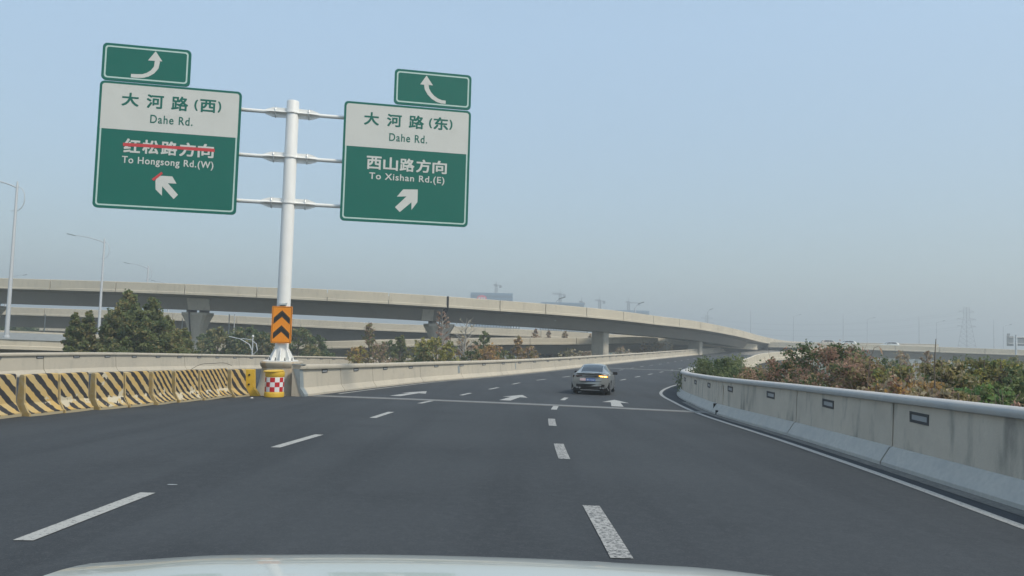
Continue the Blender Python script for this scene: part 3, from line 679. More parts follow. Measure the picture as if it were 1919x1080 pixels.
for z in (8.42, 6.68, 4.91):
    h = z+CZ-gz
    for s2, ue in ((-1, -3.9), (1, 4.2)):
        q = MB(); q.tube([GU*(s2*.2)+Vector((0, 0, h)), GU*ue+Vector((0, 0, h))], .075, 12); q.build('arm', M_['white_paint'], gan, smooth=True)
        q = MB()
        for dn in (-.006, ):
            q.loft([[GU*(s2*.2)+GN*t_+Vector((0, 0, h-.19)), GU*(s2*.72)+GN*t_+Vector((0, 0, h-.19)), GU*(s2*1.0)+GN*t_+Vector((0, 0, h-.09)), GU*(s2*1.0)+GN*t_+Vector((0, 0, h+.09)), GU*(s2*.72)+GN*t_+Vector((0, 0, h+.19)), GU*(s2*.2)+GN*t_+Vector((0, 0, h+.19))] for t_ in (-.02, .02)])
        q.loft([[GU*(s2*.2)+GN*.16+Vector((0, 0, h+t_)), GU*(s2*.75)+GN*.16+Vector((0, 0, h+t_)), GU*(s2*1.02)+GN*.08+Vector((0, 0, h+t_)), GU*(s2*1.02)-GN*.08+Vector((0, 0, h+t_)), GU*(s2*.75)-GN*.16+Vector((0, 0, h+t_)), GU*(s2*.2)-GN*.16+Vector((0, 0, h+t_))] for t_ in (-.012, .012)])
        br = fixn(q.build('bracket', M_['white_paint'], gan))
        q = MB()
        for uu in (.62, ):
            ring = [GU*(s2*uu)+GN*(.115*math.cos(a))+Vector((0, 0, h+.2*math.sin(a))) for a in np.linspace(0, 2*math.pi, 17)]
            q.tube(ring, .022, 6, caps=False)
        q.build('clamp', M_['steel'], br)
    q = MB(); q.lathe([(.25, -.02), (.275, -.02), (.275, .02), (.25, .02)], 28, (0, 0, h)); q.build('collar', M_['white_paint'], gan)

# text (Blender's own built-in font, turned into meshes)
dg = None
def text_mesh(body, wd, ht, bold=0.0, space=1.0):
    cu = bpy.data.curves.new('lettering', 'FONT'); cu.body = body; cu.size = 1; cu.extrude = 0; cu.resolution_u = 6; cu.space_character = space
    o = bpy.data.objects.new('tmp', cu); C.objects.link(o)
    d = bpy.context.evaluated_depsgraph_get(); src_ = bpy.data.meshes.new_from_object(o.evaluated_get(d))
    bpy.data.objects.remove(o)
    n = len(src_.vertices); co = np.empty(n*3); src_.vertices.foreach_get('co', co); co = co.reshape(-1, 3)
    polys = [tuple(p.vertices) for p in src_.polygons]; bpy.data.meshes.remove(src_)
    mn, mx = co.min(0), co.max(0); wd -= 2*bold; ht -= 2*bold
    co[:, 0] = (co[:, 0]-(mn[0]+mx[0])/2)*wd/(mx[0]-mn[0]); co[:, 1] = (co[:, 1]-(mn[1]+mx[1])/2)*ht/(mx[1]-mn[1]); co[:, 2] = 0
    vs, fs = [], []
    for k, (dx, dy) in enumerate(((0, 0),) if bold == 0 else ((0, 0), (-1, -1), (1, -1), (-1, 1), (1, 1), (0, 1), (0, -1), (1, 0), (-1, 0))):   # thicken the strokes
        vs += [(x+dx*bold, y+dy*bold, k*.0004) for x, y, _ in co]; fs += [tuple(i+k*n for i in p) for p in polys]
    me = bpy.data.meshes.new('lettering'); me.from_pydata(vs, [], fs); me.update(); return me
def lettering(body, u0, z0, u1, z1, parent, m, o0, bold=.0, space=1.0, zoff=.034, name='lettering'):
    me = text_mesh(body, abs(u1-u0), abs(z1-z0), bold, space); me.materials.append(m)
    o = bpy.data.objects.new(name, me); C.objects.link(o); o.parent = parent
    o.location = ((u0+u1)/2-o0[0], (z0+z1)/2-o0[1], zoff); return o
def rrect(x0, y0, x1, y1, r, n=5):
    pts = []
    for cx, cy, a0 in ((x1-r, y1-r, 0), (x0+r, y1-r, 90), (x0+r, y0+r, 180), (x1-r, y0+r, 270)):
        for k in range(n+1):
            a = R(a0+90*k/n); pts.append((cx+r*math.cos(a), cy+r*math.sin(a)))
    return pts
def ringplate(mb, outer, inner, z):
    n = len(outer); vs = [(x, y, z) for x, y in outer]+[(x, y, z) for x, y in inner]
    mb.add(vs, [(i, (i+1) % n, n+(i+1) % n, n+i) for i in range(n)])
def polyface(mb, poly, z):
    from mathutils.geometry import tessellate_polygon
    tri = tessellate_polygon([[Vector((a, b, 0)) for a, b in poly]])
    fs = []
    for t in tri:
        a, b, c = [poly[i] for i in t]
        fs.append(tuple(t) if (b[0]-a[0])*(c[1]-a[1])-(b[1]-a[1])*(c[0]-a[0]) > 0 else tuple(t)[::-1])
    mb.add([(x, y, z) for x, y in poly], fs)
PLOFF = .30
def board(u0, z0, u1, z1, label, name='direction_board', lines=True, white=None):
    """all in gantry coordinates (u along arms, z relative to the eye)"""
    o0 = (u0, z0); q = MB(); q.loft([[(x, y, zz) for x, y in rrect(0, 0, u1-u0, z1-z0, .16)] for zz in (-.03, .03)])
    b = fixn(q.build(name, [M_['green']], gan)); b['label'] = label
    mw = GM.copy(); v = GU*u0+GN*PLOFF+Vector((0, 0, z0+CZ-gz))
    for i in range(3): mw[i][3] = v[i]
    b.matrix_local = mw
    W, H = u1-u0, z1-z0
    q = MB(); ringplate(q, rrect(.09, .09, W-.09, H-.09, .11), rrect(.145, .145, W-.145, H-.145, .08), .0325); q.build('border_line', M_['sign_line'], b)
    if white:
        q = MB(); pts = rrect(.085, white-z0, W-.085, H-.085, .1); polyface(q, [(.085, white-z0)]+[(W-.085, white-z0)]+pts[:12]+[], .0335); q.build('white_panel', M_['sign_white'], b)
    for k in range(3 if white else 1):                 # stiffening rails on the back
        q = MB(); q.box((W/2, H*(.18+.32*k) if white else H/2, -.07), (W*.94, .1, .07)); q.build('back_rail', M_['alum'], b)
    return b, o0
def arrow(poly, b, o0, m=None, name='arrow', z=.0345):
    q = MB(); polyface(q, [(u-o0[0], zz-o0[1]) for u, zz in poly], z); return q.build(name, m or M_['sign_white'], b)
def curved(pc, w0, head, b, o0):
    pass
bl, ol = board(-6.78, 4.31, -1.84, 9.0, 'left green and white direction sign with a red strike through its lower Chinese line', white=7.23)
for ch, a in (('大', (-6.01, 8.12, -5.43, 8.62)), ('河', (-5.16, 8.10, -4.57, 8.62)), ('路', (-4.30, 8.09, -3.72, 8.63)), ('西', (-3.30, 8.11, -2.74, 8.60)), ('(', (-3.50, 8.14, -3.38, 8.56)), (')', (-2.67, 8.14, -2.55, 8.56))):
    lettering(ch, a[0], a[1], a[2], a[3], bl, M_['green'], ol, bold=.013, zoff=.037)
lettering('Dahe Rd.', -5.0, 7.55, -3.53, 7.86, bl, M_['green'], ol, .004, 1.15, .037)
hs = '红松路方向'
for i, ch in enumerate(hs): lettering(ch, -5.85+.638*i, 6.39, -5.85+.638*i+.565, 6.91, bl, M_['sign_white'], ol, .014, zoff=.036)
lettering('To Hongsong Rd.(W)', -5.88, 5.92, -2.72, 6.26, bl, M_['sign_white'], ol, .005, 1.12, .036)
arrow([(-5.88, 6.74), (-5.2, 6.75), (-2.71, 6.755), (-2.70, 6.63), (-4.4, 6.64), (-5.87, 6.62)], bl, ol, M_['red_tape'], 'red_strike', .040)
arrow([(-4.70, 5.42), (-4.63, 5.61), (-4.13, 5.61), (-3.97, 5.35), (-4.27, 5.35), (-3.90, 4.94), (-4.04, 4.77), (-4.46, 5.22), (-4.45, 4.87), (-4.68, 5.09)], bl, ol)
arrow([(-4.83, 5.46), (-4.51, 5.76), (-4.46, 5.69), (-4.76, 5.40)], bl, ol, M_['red_tape'], 'red_strike', .040)
b2, o2 = board(1.95, 4.32, 6.90, 9.0, 'right green and white direction sign without any strike', white=7.24)
for ch, a in (('大', (2.72, 8.12, 3.29, 8.63)), ('河', (3.60, 8.12, 4.17, 8.62)), ('路', (4.45, 8.11, 5.04, 8.64)), ('东', (5.42, 8.14, 6.0, 8.65)), ('(', (5.24, 8.18, 5.36, 8.58)), (')', (6.05, 8.18, 6.17, 8.58))):
    lettering(ch, a[0], a[1], a[2], a[3], b2, M_['green'], o2, bold=.013, zoff=.037)
lettering('Dahe Rd.', 3.71, 7.55, 5.19, 7.86, b2, M_['green'], o2, .004, 1.15, .037)
for i, ch in enumerate('西山路方向'): lettering(ch, 2.88+.638*i, 6.38, 2.88+.638*i+.57, 6.90, b2, M_['sign_white'], o2, .014, zoff=.036)
lettering('To Xishan Rd.(E)', 3.0, 5.92, 5.92, 6.26, b2, M_['sign_white'], o2, .005, 1.12, .036)
arrow([(4.89, 5.70), (4.89, 5.20), (4.67, 4.88), (4.66, 5.18), (4.22, 4.77), (4.03, 4.95), (4.46, 5.40), (4.09, 5.37), (4.32, 5.67)], b2, o2)
def curve_arrow(b, o0, pts, ws, head):
    L_, R_ = [], []
    for i, (x, y) in enumerate(pts):
        x0, y0 = pts[max(i-1, 0)]; x1, y1 = pts[min(i+1, len(pts)-1)]; l = math.hypot(x1-x0, y1-y0); nx, ny = -(y1-y0)/l, (x1-x0)/l
        L_.append((x+nx*ws[i], y+ny*ws[i])); R_.append((x-nx*ws[i], y-ny*ws[i]))
    q = MB(); polyface(q, [(u-o0[0], z-o0[1]) for u, z in L_+R_[::-1]], .0345); polyface(q, [(u-o0[0], z-o0[1]) for u, z in head], .0345); q.build('arrow', M_['sign_white'], b)
b3, o3 = board(-6.76, 9.03, -3.71, 10.42, 'small green board with arrow curving up from the left, above the left sign', name='lane_board')
curve_arrow(b3, o3, [(-5.75, 9.265), (-5.55, 9.265), (-5.35, 9.285), (-5.18, 9.35), (-5.02, 9.47), (-4.90, 9.65), (-4.87, 9.90)], [.065, .07, .07, .075, .08, .085, .09], [(-5.20, 9.89), (-4.70, 9.90), (-4.98+.03, 10.26)])
b4, o4 = board(3.83, 9.04, 6.88, 10.46, 'small green board with arrow curving up from the right, above the right sign', name='lane_board')
curve_arrow(b4, o4, [(5.87, 9.275), (5.70, 9.28), (5.53, 9.33), (5.36, 9.43), (5.21, 9.58), (5.11, 9.75), (5.08, 9.92)], [.065, .07, .075, .08, .085, .088, .09], [(4.84, 9.91), (5.34, 9.915), (5.08, 10.29)])

# chevron sign on the pole
ch = empty('chevron_sign', (GX+.055, GY-.31, gz+.69), R(6), 'orange chevron sign with two black arrowheads strapped to the white pole', 'road sign')
q = MB(); q.loft([[(x, yy, z) for x, z in rrect(-.37, 0, .37, 1.38, .04)] for yy in (-.03, .02)]); fixn(q.build('sign_plate', M_['orange'], ch))
def xzface(mb, poly, y):
    t = MB(); polyface(t, poly, 0); mb.add([(a, y, b) for a, b, _ in t.v], t.f)
q = MB(); o_ = rrect(-.345, .025, .345, 1.355, .03); i_ = rrect(-.33, .04, .33, 1.34, .025); n = len(o_)
q.add([(x, -.0315, z) for x, z in o_]+[(x, -.0315, z) for x, z in i_], [(i, (i+1) % n, n+(i+1) % n, n+i) for i in range(n)]); q.build('border_line', M_['black'], ch)
for z0 in (.14, .70):
    q = MB(); xzface(q, [(-.30, z0), (0, z0+.28), (.30, z0), (.30, z0+.24), (0, z0+.53), (-.30, z0+.24)], -.032); cv = q.build('chevron', M_['black'], ch)
    q = MB()
    for k in range(6):
        for s2 in (-1, 1):
            for (dz) in (.03, .215):
                x = s2*(.02+.05*k); q.box((x, -.036, z0+.27-abs(x)*.95+dz), (.012, .006, .012))
    q.build('reflector_studs', M_['yellow'], cv)
q = MB(); q.box((0, .04, 1.47), (.30, .20, .02), mx=Matrix.Rotation(R(28), 3, 'X')); q.build('solar_panel', M_['plate_grey'], ch)
q = MB(); q.box((0, .07, 1.41), (.2, .03, .1)); q.build('bracket', M_['steel'], ch)

# anti-crash barrel
bx, by = -8.29, 26.55; zb2 = zr(bx, by)
br = empty('crash_barrel', (bx, by, zb2), 0, 'yellow crash barrel with a red and white checked band in front of the plinth', 'barrel')
q = MB(); q.lathe([(.295, 0), (.335, .02), (.34, .16), (.33, .18), (.318, .19), (.318, .72), (.33, .735), (.335, .86), (.325, .90)], 36); q.build('body', M_['yellow'], br, smooth=True)
q = MB(); q.lathe([(.325, .895), (.35, .905), (.35, .93), (.32, .945), (.25, .93), (.10, .955), (.002, .955)], 36)
lid = q.build('lid', M_['yellow'], br, smooth=True); lid.rotation_euler = (R(2), R(-2.5), 0)
q = MB(); q.lathe([(.3205, .2), (.3215, .21), (.3215, .70), (.3205, .71)], 36); q.build('white_band', M_['refl_white'], br, smooth=True)
NB = 12; base = None
for row in range(3):
    for k in range(NB):
        if (k+row) % 2: continue
        if base is None:
            q = MB(); vs = []; r_ = .3245; da = 2*math.pi/NB
            for j in range(5):
                a = da*j/4; vs += [(r_*math.cos(a), r_*math.sin(a), 0), (r_*math.cos(a), r_*math.sin(a), .165)]
            q.add(vs, [(2*j, 2*j+2, 2*j+3, 2*j+1) for j in range(4)]); base = q.build('red_square', M_['red'], br); o = base
        else:
            o = base.copy(); C.objects.link(o)
        o.location = (0, 0, .205+.166*row); o.rotation_euler = (0, 0, k*2*math.pi/NB+.33)

# yellow and black blocks
M_['old_yellow'] = mat('old_yellow_paint', (.38, .27, .09), .8, noise=[(2, .8, (.30, .23, .11)), (9, .6, (.42, .37, .27))])
BP = [(0, .08), (0, .0), (.06, .0)]
def block_mesh(m, L=1.15):
    prof = [(0, 0), (0, .085), (.045, .10), (.17, .30), (.205, .93), (.23, .95), (.34, .95), (.36, .93), (.40, .30), (.50, .10), (.54, .08), (.54, 0)]
    q = MB(); ys = [0, .03, L*.25, L*.5, L*.75, L-.03, L]; rings = []
    for i, y in enumerate(ys):
        e = .012 if i in (0, len(ys)-1) else 0
        rings.append([(-(w_+(e if k < 6 else -e)), y, h-(e if 3 < k < 8 else 0)) for k, (w_, h) in enumerate(prof)])
    q.loft(rings); q.m[-1] = 1; q.m[-2] = 1
    for i in range(len(prof)*1): q.m[i] = 1; q.m[len(prof)*5+i] = 1
    return fixn(q.build('barrier_block', [m, M_['old_yellow']]))
kinds = ['stripe_wide', 'stripe_wide', 'stripe_wide', 'stripe_wide', 'stripe_peel', 'stripe_peel', 'stripe_wide', 'stripe_peel', 'stripe_narrow', 'stripe_narrow', 'stripe_narrow', 'stripe_fresh']
# block faces between measured corner points
corners = [(-12.35, 11.2), (-12.05, 12.4), (-11.72, 13.6), (-11.42, 14.8), (-11.13, 16.0), (-10.88, 17.12), (-10.68, 18.2), (-10.47, 19.3), (-10.22, 20.35), (-10.0, 21.45), (-9.86, 22.62), (-9.66, 23.9), (-9.36, 25.75), (-9.17, 26.75)]
lbl = ['outermost striped block, out of frame at left', 'striped block cut off by the left edge of the frame', 'striped block near the left edge of the frame, barely in view', 'striped concrete block at the far left with chipped dark joint',
       'leftmost whole yellow and black block, with a scraped yellow patch at its upper right', 'second striped block from the left, with fairly intact broad black stripes', 'third striped block from the left, bare patch across its lower half',
       'fourth striped block from the left, most heavily peeled along the foot', 'fifth striped block from the left, intact paint, right of the most peeled one', 'sixth striped block from the left, thinner stripes and flaked middle',
       'seventh striped block from the left, thin stripes, beside a wide yellow end face', 'long eighth block with many thin stripes and rusty flaked right half', 'last short block with clean bright yellow and black stripes, next to the plinth']
src = {}
for i in range(len(corners)-1):
    a, b = corners[i], corners[i+1]; L = math.hypot(b[0]-a[0], b[1]-a[1]); ang = math.atan2(-(b[0]-a[0]), b[1]-a[1])
    kd = ['stripe_wide']*6+['stripe_peel', 'stripe_peel', 'stripe_wide', 'stripe_narrow', 'stripe_narrow', 'stripe_narrow', 'stripe_fresh']
    o = block_mesh(M_[kd[i]], L-.13); jx = [0, .02, -.015, .01][i % 4]
    o.location = (a[0]+jx, a[1], zr(*a)-.01); o.rotation_euler = (0, 0, ang+[-.035, .03, -.05, .01, .045][i % 5])
    tag(o, lbl[i], 'barrier block', 'yellow and black striped barrier blocks')
# the last yellow end piece with two bolt holes
q = MB(); prof = [(0, 0), (.0, .06), (-.14, .30), (-.20, .95), (-.42, .95), (-.46, .2), (-.46, 0)]
q.loft([[(x, y, z) for x, z in [(.12, 0), (.10, .06), (-.06, .26), (-.10, .95), (-.42, .95), (-.44, .2), (-.46, 0)]] for y in (0, .3)])
ep = fixn(q.build('end_block', M_['yellow'], origin=(-8.96, 26.75, zr(-8.96, 26.75)-.01))) if False else None
ep = empty('end_block', (-9.05, 26.85, zr(-9.05, 26.85)-.01), .10, 'plain yellow end piece with two dark bolt holes, between striped blocks and plinth', 'barrier block')
fixn(q.build('body', M_['yellow'], ep))
for zz in (.42, .76):
    q = MB(); q.lathe([(.035, 0), (.035, .02), (.001, .02)], 12); h = q.build('bolt_hole', M_['plastic'], ep); h.rotation_euler = (R(90), 0, 0); h.location = (-.24, -.002, zz)
# wire lying over the striped blocks
q = MB(); pts = []
for i in range(30):
    u = i/29; pts.append((-9.6+1.1*0*u-.25+.18*u, 23.2+2.9*u, zr(-9.6, 24)+1.0+.17*math.sin(math.pi*u)+.03*math.sin(9*u)))
q.tube(pts, .007, 5); o = q.build('loose_wire', M_['plastic'], origin=pts[0]); tag(o, 'thin dark wire arching above the striped blocks left of the plinth', 'wire')
# litter
q = MB(); q.add([(-.09, -.02, .0), (.08, -.04, .0), (.10, .05, .01), (-.06, .06, .0), (0, .01, .05), (-.03, -.02, .04)], [(0, 1, 4), (1, 2, 4), (2, 3, 4), (3, 0, 5), (0, 4, 5), (4, 3, 5)])
x, y = -8.75, 25.6; o = q.build('paper_scrap', M_['refl_white'], loc=(x, y, zr(x, y)+.005)); o.scale = (.6, .6, .6); tag(o, 'small white scrap of paper on the asphalt in front of the yellow end piece', 'litter')
q = MB(); q.add([(-.12, 0, .0), (.0, -.03, .0), (.14, .01, .0), (.1, .03, .012), (-.08, .035, .01)], [(0, 1, 4), (1, 2, 3), (1, 3, 4)])
x, y = -3.95, 8.95; o = q.build('plastic_shred', M_['lens'], loc=(x, y, zr(x, y)+.006)); o.scale = (.5, .35, .3); tag(o, 'thin pale shred lying on the asphalt left of the lane line', 'litter')

# ------------------------------------------------------------------ street lamps
def lamp(H, label, grp, rz=0, loc=(0, 0, 0), big=True, arm=3.4):
    t = empty('street_lamp', loc, rz, label, 'street lamp', grp)
    q = MB(); q.lathe([(.26, 0), (.26, .12), (.17, .16), (.165, H*.1), (.09, H-.4), (.05, H)], 12); q.build('pole', M_['lamp'], t, smooth=True)
    q = MB(); pts = [(-.02, 0, H-.55)]
    for k in range(1, 9):
        u = k/8; pts.append((-arm*u, 0, H-.55+.85*math.sin(u*1.35)**.8*.95))
    q.tube(pts, [.06]+[.055-.003*k for k in range(8)], 8); q.build('arm', M_['lamp'], t, smooth=True)
    q = MB(); e = Vector(pts[-1]); mx = Matrix.Rotation(R(-14), 3, 'Y'); 
    q.box(e+Vector((-.42, 0, .06)), (.95, .26, .10), mx=Matrix.Rotation(R(12), 3, 'Y')); q.build('luminaire', M_['plate_grey'], t, bevel=.03)
    q = MB(); pts = []
    for k in range(13):
        a = R(92-184*k/12); pts.append((.02+.62*math.cos(a), 0, H-1.42+1.0*math.sin(a)))
    pts = [(0, 0, H-.42)]+pts[1:-1]+[(-.35, 0, H-2.46)]
    q.tube(pts, .03, 6); q.build('brace_arc', M_['lamp'], t, smooth=True)
    return t
lg = 'street lamps along the left elevated road'
def ztopat(px, py, Y): return at(px, py, Y)
def place_lamp(pxb, pyt, Y, zbase, label, g, rz, arm=3.4):
    p = at(pxb, pyt, Y); return lamp(p.z-zbase, label, g, rz, (p.x, p.y, zbase), arm=arm)
zdl = CZ-.9
place_lamp(33, 339, 60.3, CZ-1.15, 'tallest street lamp at the left edge, arm running out of frame', lg, R(6))
place_lamp(196, 446, 88, CZ-1.6, 'street lamp rising in front of the flyover and beside the green trees', lg, R(4))
place_lamp(278, 497, 122, CZ+1.0, 'street lamp above the flyover parapet, arm to the left', lg, R(4), 3.0)
place_lamp(318, 529, 160, CZ+1.0, 'farthest left street lamp, only its arm tip shows over the flyover', lg, R(4), 3.0)
t = place_lamp(14, 516, 170, CZ+1.0, 'far street lamp behind the leftmost pole, arm pointing right', lg, R(184), 3.4)
# support for the lamps behind: a road deck level with the second flyover exists at V2; far ones stand on ground-high footings
def small_lamp(px, pyt, Y, zbase, label, grp, rz, arm=1.8):
    p = at(px, pyt, Y); H = p.z-zbase; t = empty('street_lamp', (p.x, p.y, zbase), rz, label, 'street lamp', grp)
    q = MB(); q.lathe([(.2, 0), (.11, H*.1), (.07, H)], 8); q.build('pole', M_['lamp'], t, smooth=True)
    q = MB(); q.tube([(0, 0, H-.1), (arm*.35, 0, H+.35), (arm, 0, H+.75)], .05, 6); q.build('arm', M_['lamp'], t)
    q = MB(); q.box((arm+.35, 0, H+.86), (1.0, .3, .14), mx=Matrix.Rotation(R(-18), 3, 'Y')); q.build('luminaire', M_['plate_grey'], t)
    return t
rg = 'thin street lamps beyond the right viaduct'
for px, py, Y, lb_ in ((1487, 594, 330, 'thin lamp post right of the merging ramp, left of its row'), (1625, 600, 314, 'thin lamp post above the right viaduct, second from the left in its row'), (1755, 606, 305, 'thin lamp post left of the electricity pylon'), (1880, 613, 296, 'thin lamp post just left of the grey sign backs')):
    small_lamp(px, py, Y, CZ-1.1, lb_, rg, 0, 2.6)
sg = 'small lamps showing above the nearest flyover parapet'
for px, py, Y, lb_, rz in ((1040, 570, 112, 'small lamp tip above the flyover, over the second blue building', 0), (1190, 578, 128, 'small lamp tip above the flyover right of the third blue building', 0), (1326, 586, 215, 'small lamp above the right end of the flyover', 0)):
    p = at(px, py, Y); small_lamp(px, py, Y, p.z-(2.6 if Y < 200 else 6), lb_, sg, rz, .7)
for px, py, Y, lb_ in ((1407, 583, 262, 'plain thin mast above the end of the nearest flyover'), (1580, 588, 320, 'plain thin mast above the right viaduct, leftmost of three'), (1722, 594, 310, 'plain thin mast above the right viaduct, middle of three'), (1862, 600, 300, 'plain thin mast above the right viaduct, just right of the pylon')):
    p = at(px, py, Y); zb_ = 0 if px == 1407 else CZ-1.1; q = MB(); q.lathe([(.16, 0), (.12, (p.z-zb_)*.6), (.05, p.z-zb_)], 8)
    o = q.build('light_mast', M_['lamp'], loc=(p.x, p.y, zb_)); tag(o, lb_, 'mast', 'plain masts along the far right road')
# pale thin posts low at the left centre
for px, pyt, Y, lb_ in ((85, 590, 108, 'thin pale post under the second flyover at far left'), (342, 598, 104, 'thin pale post beside the flared pier, on its left'), (430, 590, 106, 'left one of two thin pale posts right of the flared pier'), (440, 590, 110, 'right one of two thin pale posts right of the flared pier')):
    p = at(px, pyt, Y); q = MB(); q.lathe([(.10, 0), (.07, p.z)], 8); o = q.build('thin_post', M_['lamp'], loc=(p.x, p.y, 0)); tag(o, lb_, 'post', 'thin pale posts under the flyovers')
# low twin lamp with curved arms left of the chevron sign
p = at(474, 634, 66); t = empty('street_lamp', (p.x, p.y, 0), 0, 'low lamp with white globe and long curved arms, left of the chevron sign', 'street lamp')
q = MB(); q.lathe([(.09, 0), (.05, p.z)], 8); q.build('pole', M_['lamp'], t); q = MB(); q.tube([(-2.1, 0, p.z+.05), (-1.1, 0, p.z-.15), (-.3, 0, p.z-.6), (0, 0, p.z-1.2)], .04, 6); q.tube([(-1.1, .3, p.z-.10), (-.2, .3, p.z-.2), (.25, .2, p.z-.55), (.45, 0, p.z-1.1), (0.0, 0, p.z-1.6)], .035, 6); q.build('arm', M_['lamp'], t)
q = MB(); q.lathe([(.01, 0), (.09, .05), (.11, .12), (.08, .2), (.01, .24)], 10, (0, 0, p.z)); q.build('globe', M_['refl_white'], t, smooth=True)

# ------------------------------------------------------------------ cars
def catmull(tab, y):
    return interp(y, tab)
def make_car(label, paint, loc, rz, kind='sedan', detail=True, name='car', pitch=0):
    root = empty(name, loc, rz, label, 'car'); root.rotation_euler = (pitch, 0, rz)
    if kind == 'sedan':
        half = [(-2.40, .78), (-2.30, .86), (-1.9, .915), (-1.2, .93), (0, .93), (1.3, .925), (1.9, .89), (2.25, .78), (2.42, .62)]
        belt = [(-2.40, .93), (-2.2, 1.0), (-1.5, .985), (-.5, .93), (.8, .90), (1.5, .82), (2.1, .72), (2.42, .62)]
        top = [(-2.40, .99), (-2.30, 1.055), (-2.05, 1.075), (-1.75, 1.12), (-1.2, 1.30), (-.55, 1.435), (.1, 1.46), (.55, 1.40), (1.0, 1.15), (1.22, 1.0), (1.6, .94), (2.1, .83), (2.42, .68)]
        roofw = [(-2.40, .70), (-2.1, .66), (-1.8, .60), (-1.2, .56), (-.5, .56), (.2, .56), (.7, .60), (1.2, .70), (1.9, .66), (2.42, .55)]
        bot = [(-2.40, .34), (-2.2, .26), (-1, .18), (1, .18), (2.2, .22), (2.42, .30)]
        wy = (-1.42, 1.42); WR = .345; rw_ = (-1.86, -.62); ww = (.34, 1.14); sw = (-1.45, .80)
    else:
        half = [(-2.25, .80), (-2.1, .88), (-1.2, .92), (1.3, .92), (1.9, .88), (2.2, .70)]
        belt = [(-2.25, 1.02), (-1, 1.02), (.8, 1.0), (1.5, .95), (2.2, .75)]
        top = [(-2.25, 1.10), (-2.1, 1.35), (-1.85, 1.58), (-1, 1.66), (0, 1.66), (.5, 1.56), (1.15, 1.12), (1.9, 1.02), (2.2, .82)]
        roofw = [(-2.25, .68), (-1.8, .60), (.3, .60), (1.2, .74), (2.2, .6)]
        bot = [(-2.25, .36), (-1, .22), (1, .22), (2.2, .28)]
        wy = (-1.3, 1.35); WR = .36; rw_ = (-2.19, -1.84); ww = (.45, 1.12); sw = (-1.75, .75)
    y0, y1 = half[0][0], half[-1][0]; NY = 96; NT = 30
    def sect(y):
        hw, bl_, tp, rf, bt = (catmull(t_, y) for t_ in (half, belt, top, roofw, bot))
        bl_ = min(bl_, tp-.02)
        ctrl = [(hw*.82, bt), (hw*.955, bt+.04), (hw*.985, (bt+bl_)*.42+.02), (hw, bl_*.72), (hw*.985, bl_*.9), (hw*.955, bl_), (rf+(hw*.94-rf)*.12, bl_+(tp-bl_)*.80), (rf*.86, tp-(tp-bl_)*.04-.015), (rf*.45, tp-.002), (0, tp)]
        return ctrl
    def samp(ctrl, u):
        n = len(ctrl)-1; x = u*n; i = min(int(x), n-1); f = x-i
        p = [ctrl[max(i-1, 0)], ctrl[i], ctrl[i+1], ctrl[min(i+2, n)] if i+2 <= n else (-ctrl[n-1][0], ctrl[n-1][1])]
        r = []
        for k in range(2):
            a, b, c, d = [q_[k] for q_ in p]; m1, m2 = (c-a)*.5, (d-b)*.5
            if i in (4, 5, 0): m1 *= .6; m2 *= .6
            r.append((2*f**3-3*f*f+1)*b+(f**3-2*f*f+f)*m1+(-2*f**3+3*f*f)*c+(f**3-f*f)*m2)
        return r
    grid = []
    for i in range(NY+1):
        y = y0+(y1-y0)*i/NY; c = sect(y); row = []
        for j in range(NT+1): x, z = samp(c, j/NT); row.append((x, y, z))
        grid.append(row)
    body = MB(); gl = {'rear_window': MB(), 'windscreen': MB(), 'side_window': MB(), 'side_window2': MB()}
    un = lambda u: u*9
    for i in range(NY):
        for j in range(NT):
            ps = [grid[i][j], grid[i+1][j], grid[i+1][j+1], grid[i][j+1]]; cy = sum(p[1] for p in ps)/4; cz = sum(p[2] for p in ps)/4; u = (j+.5)/NT*9
            if min(math.hypot(cy-w_, cz-WR) for w_ in wy) < WR+.045 and u < 5: continue
            for sx in (1, -1):
                pp = [(p[0]*sx, p[1], p[2]) for p in ps]; pp = pp[::-1] if sx > 0 else pp
                tgt = body
                if u > 6.9 and rw_[0] < cy < rw_[1]: tgt = gl['rear_window']
                elif u > 6.9 and ww[0] < cy < ww[1]: tgt = gl['windscreen']
                elif 5.25 < u < 6.55 and sw[0]+(u-5.2)*.28 < cy < sw[1]-(u-5.2)*.28 and not (-.36 < cy < -.28): tgt = gl['side_window' if sx > 0 else 'side_window2']
                tgt.add(pp, [(0, 1, 2, 3)])
    # rear and front caps
    for i, s2 in ((0, 1), (NY, -1)):
        row = grid[i]; pts = [(p[0], p[1], p[2]) for p in row]+[(-p[0], p[1], p[2]) for p in row[::-1][1:]]
        body.add(pts, [tuple(range(len(pts)))[::s2]])
    bo = body.build('body', paint, root); weld(bo, 1); 
    for nm, mbx in gl.items():
        if mbx.v:
            o = mbx.build('side_window' if 'side' in nm else nm, M_['glass'], root); weld(o, 1)
    # undertray
    q = MB(); q.box((0, 0, .26), (1.5, (y1-y0)*.94, .2)); q.build('underbody', M_['plastic'], root)
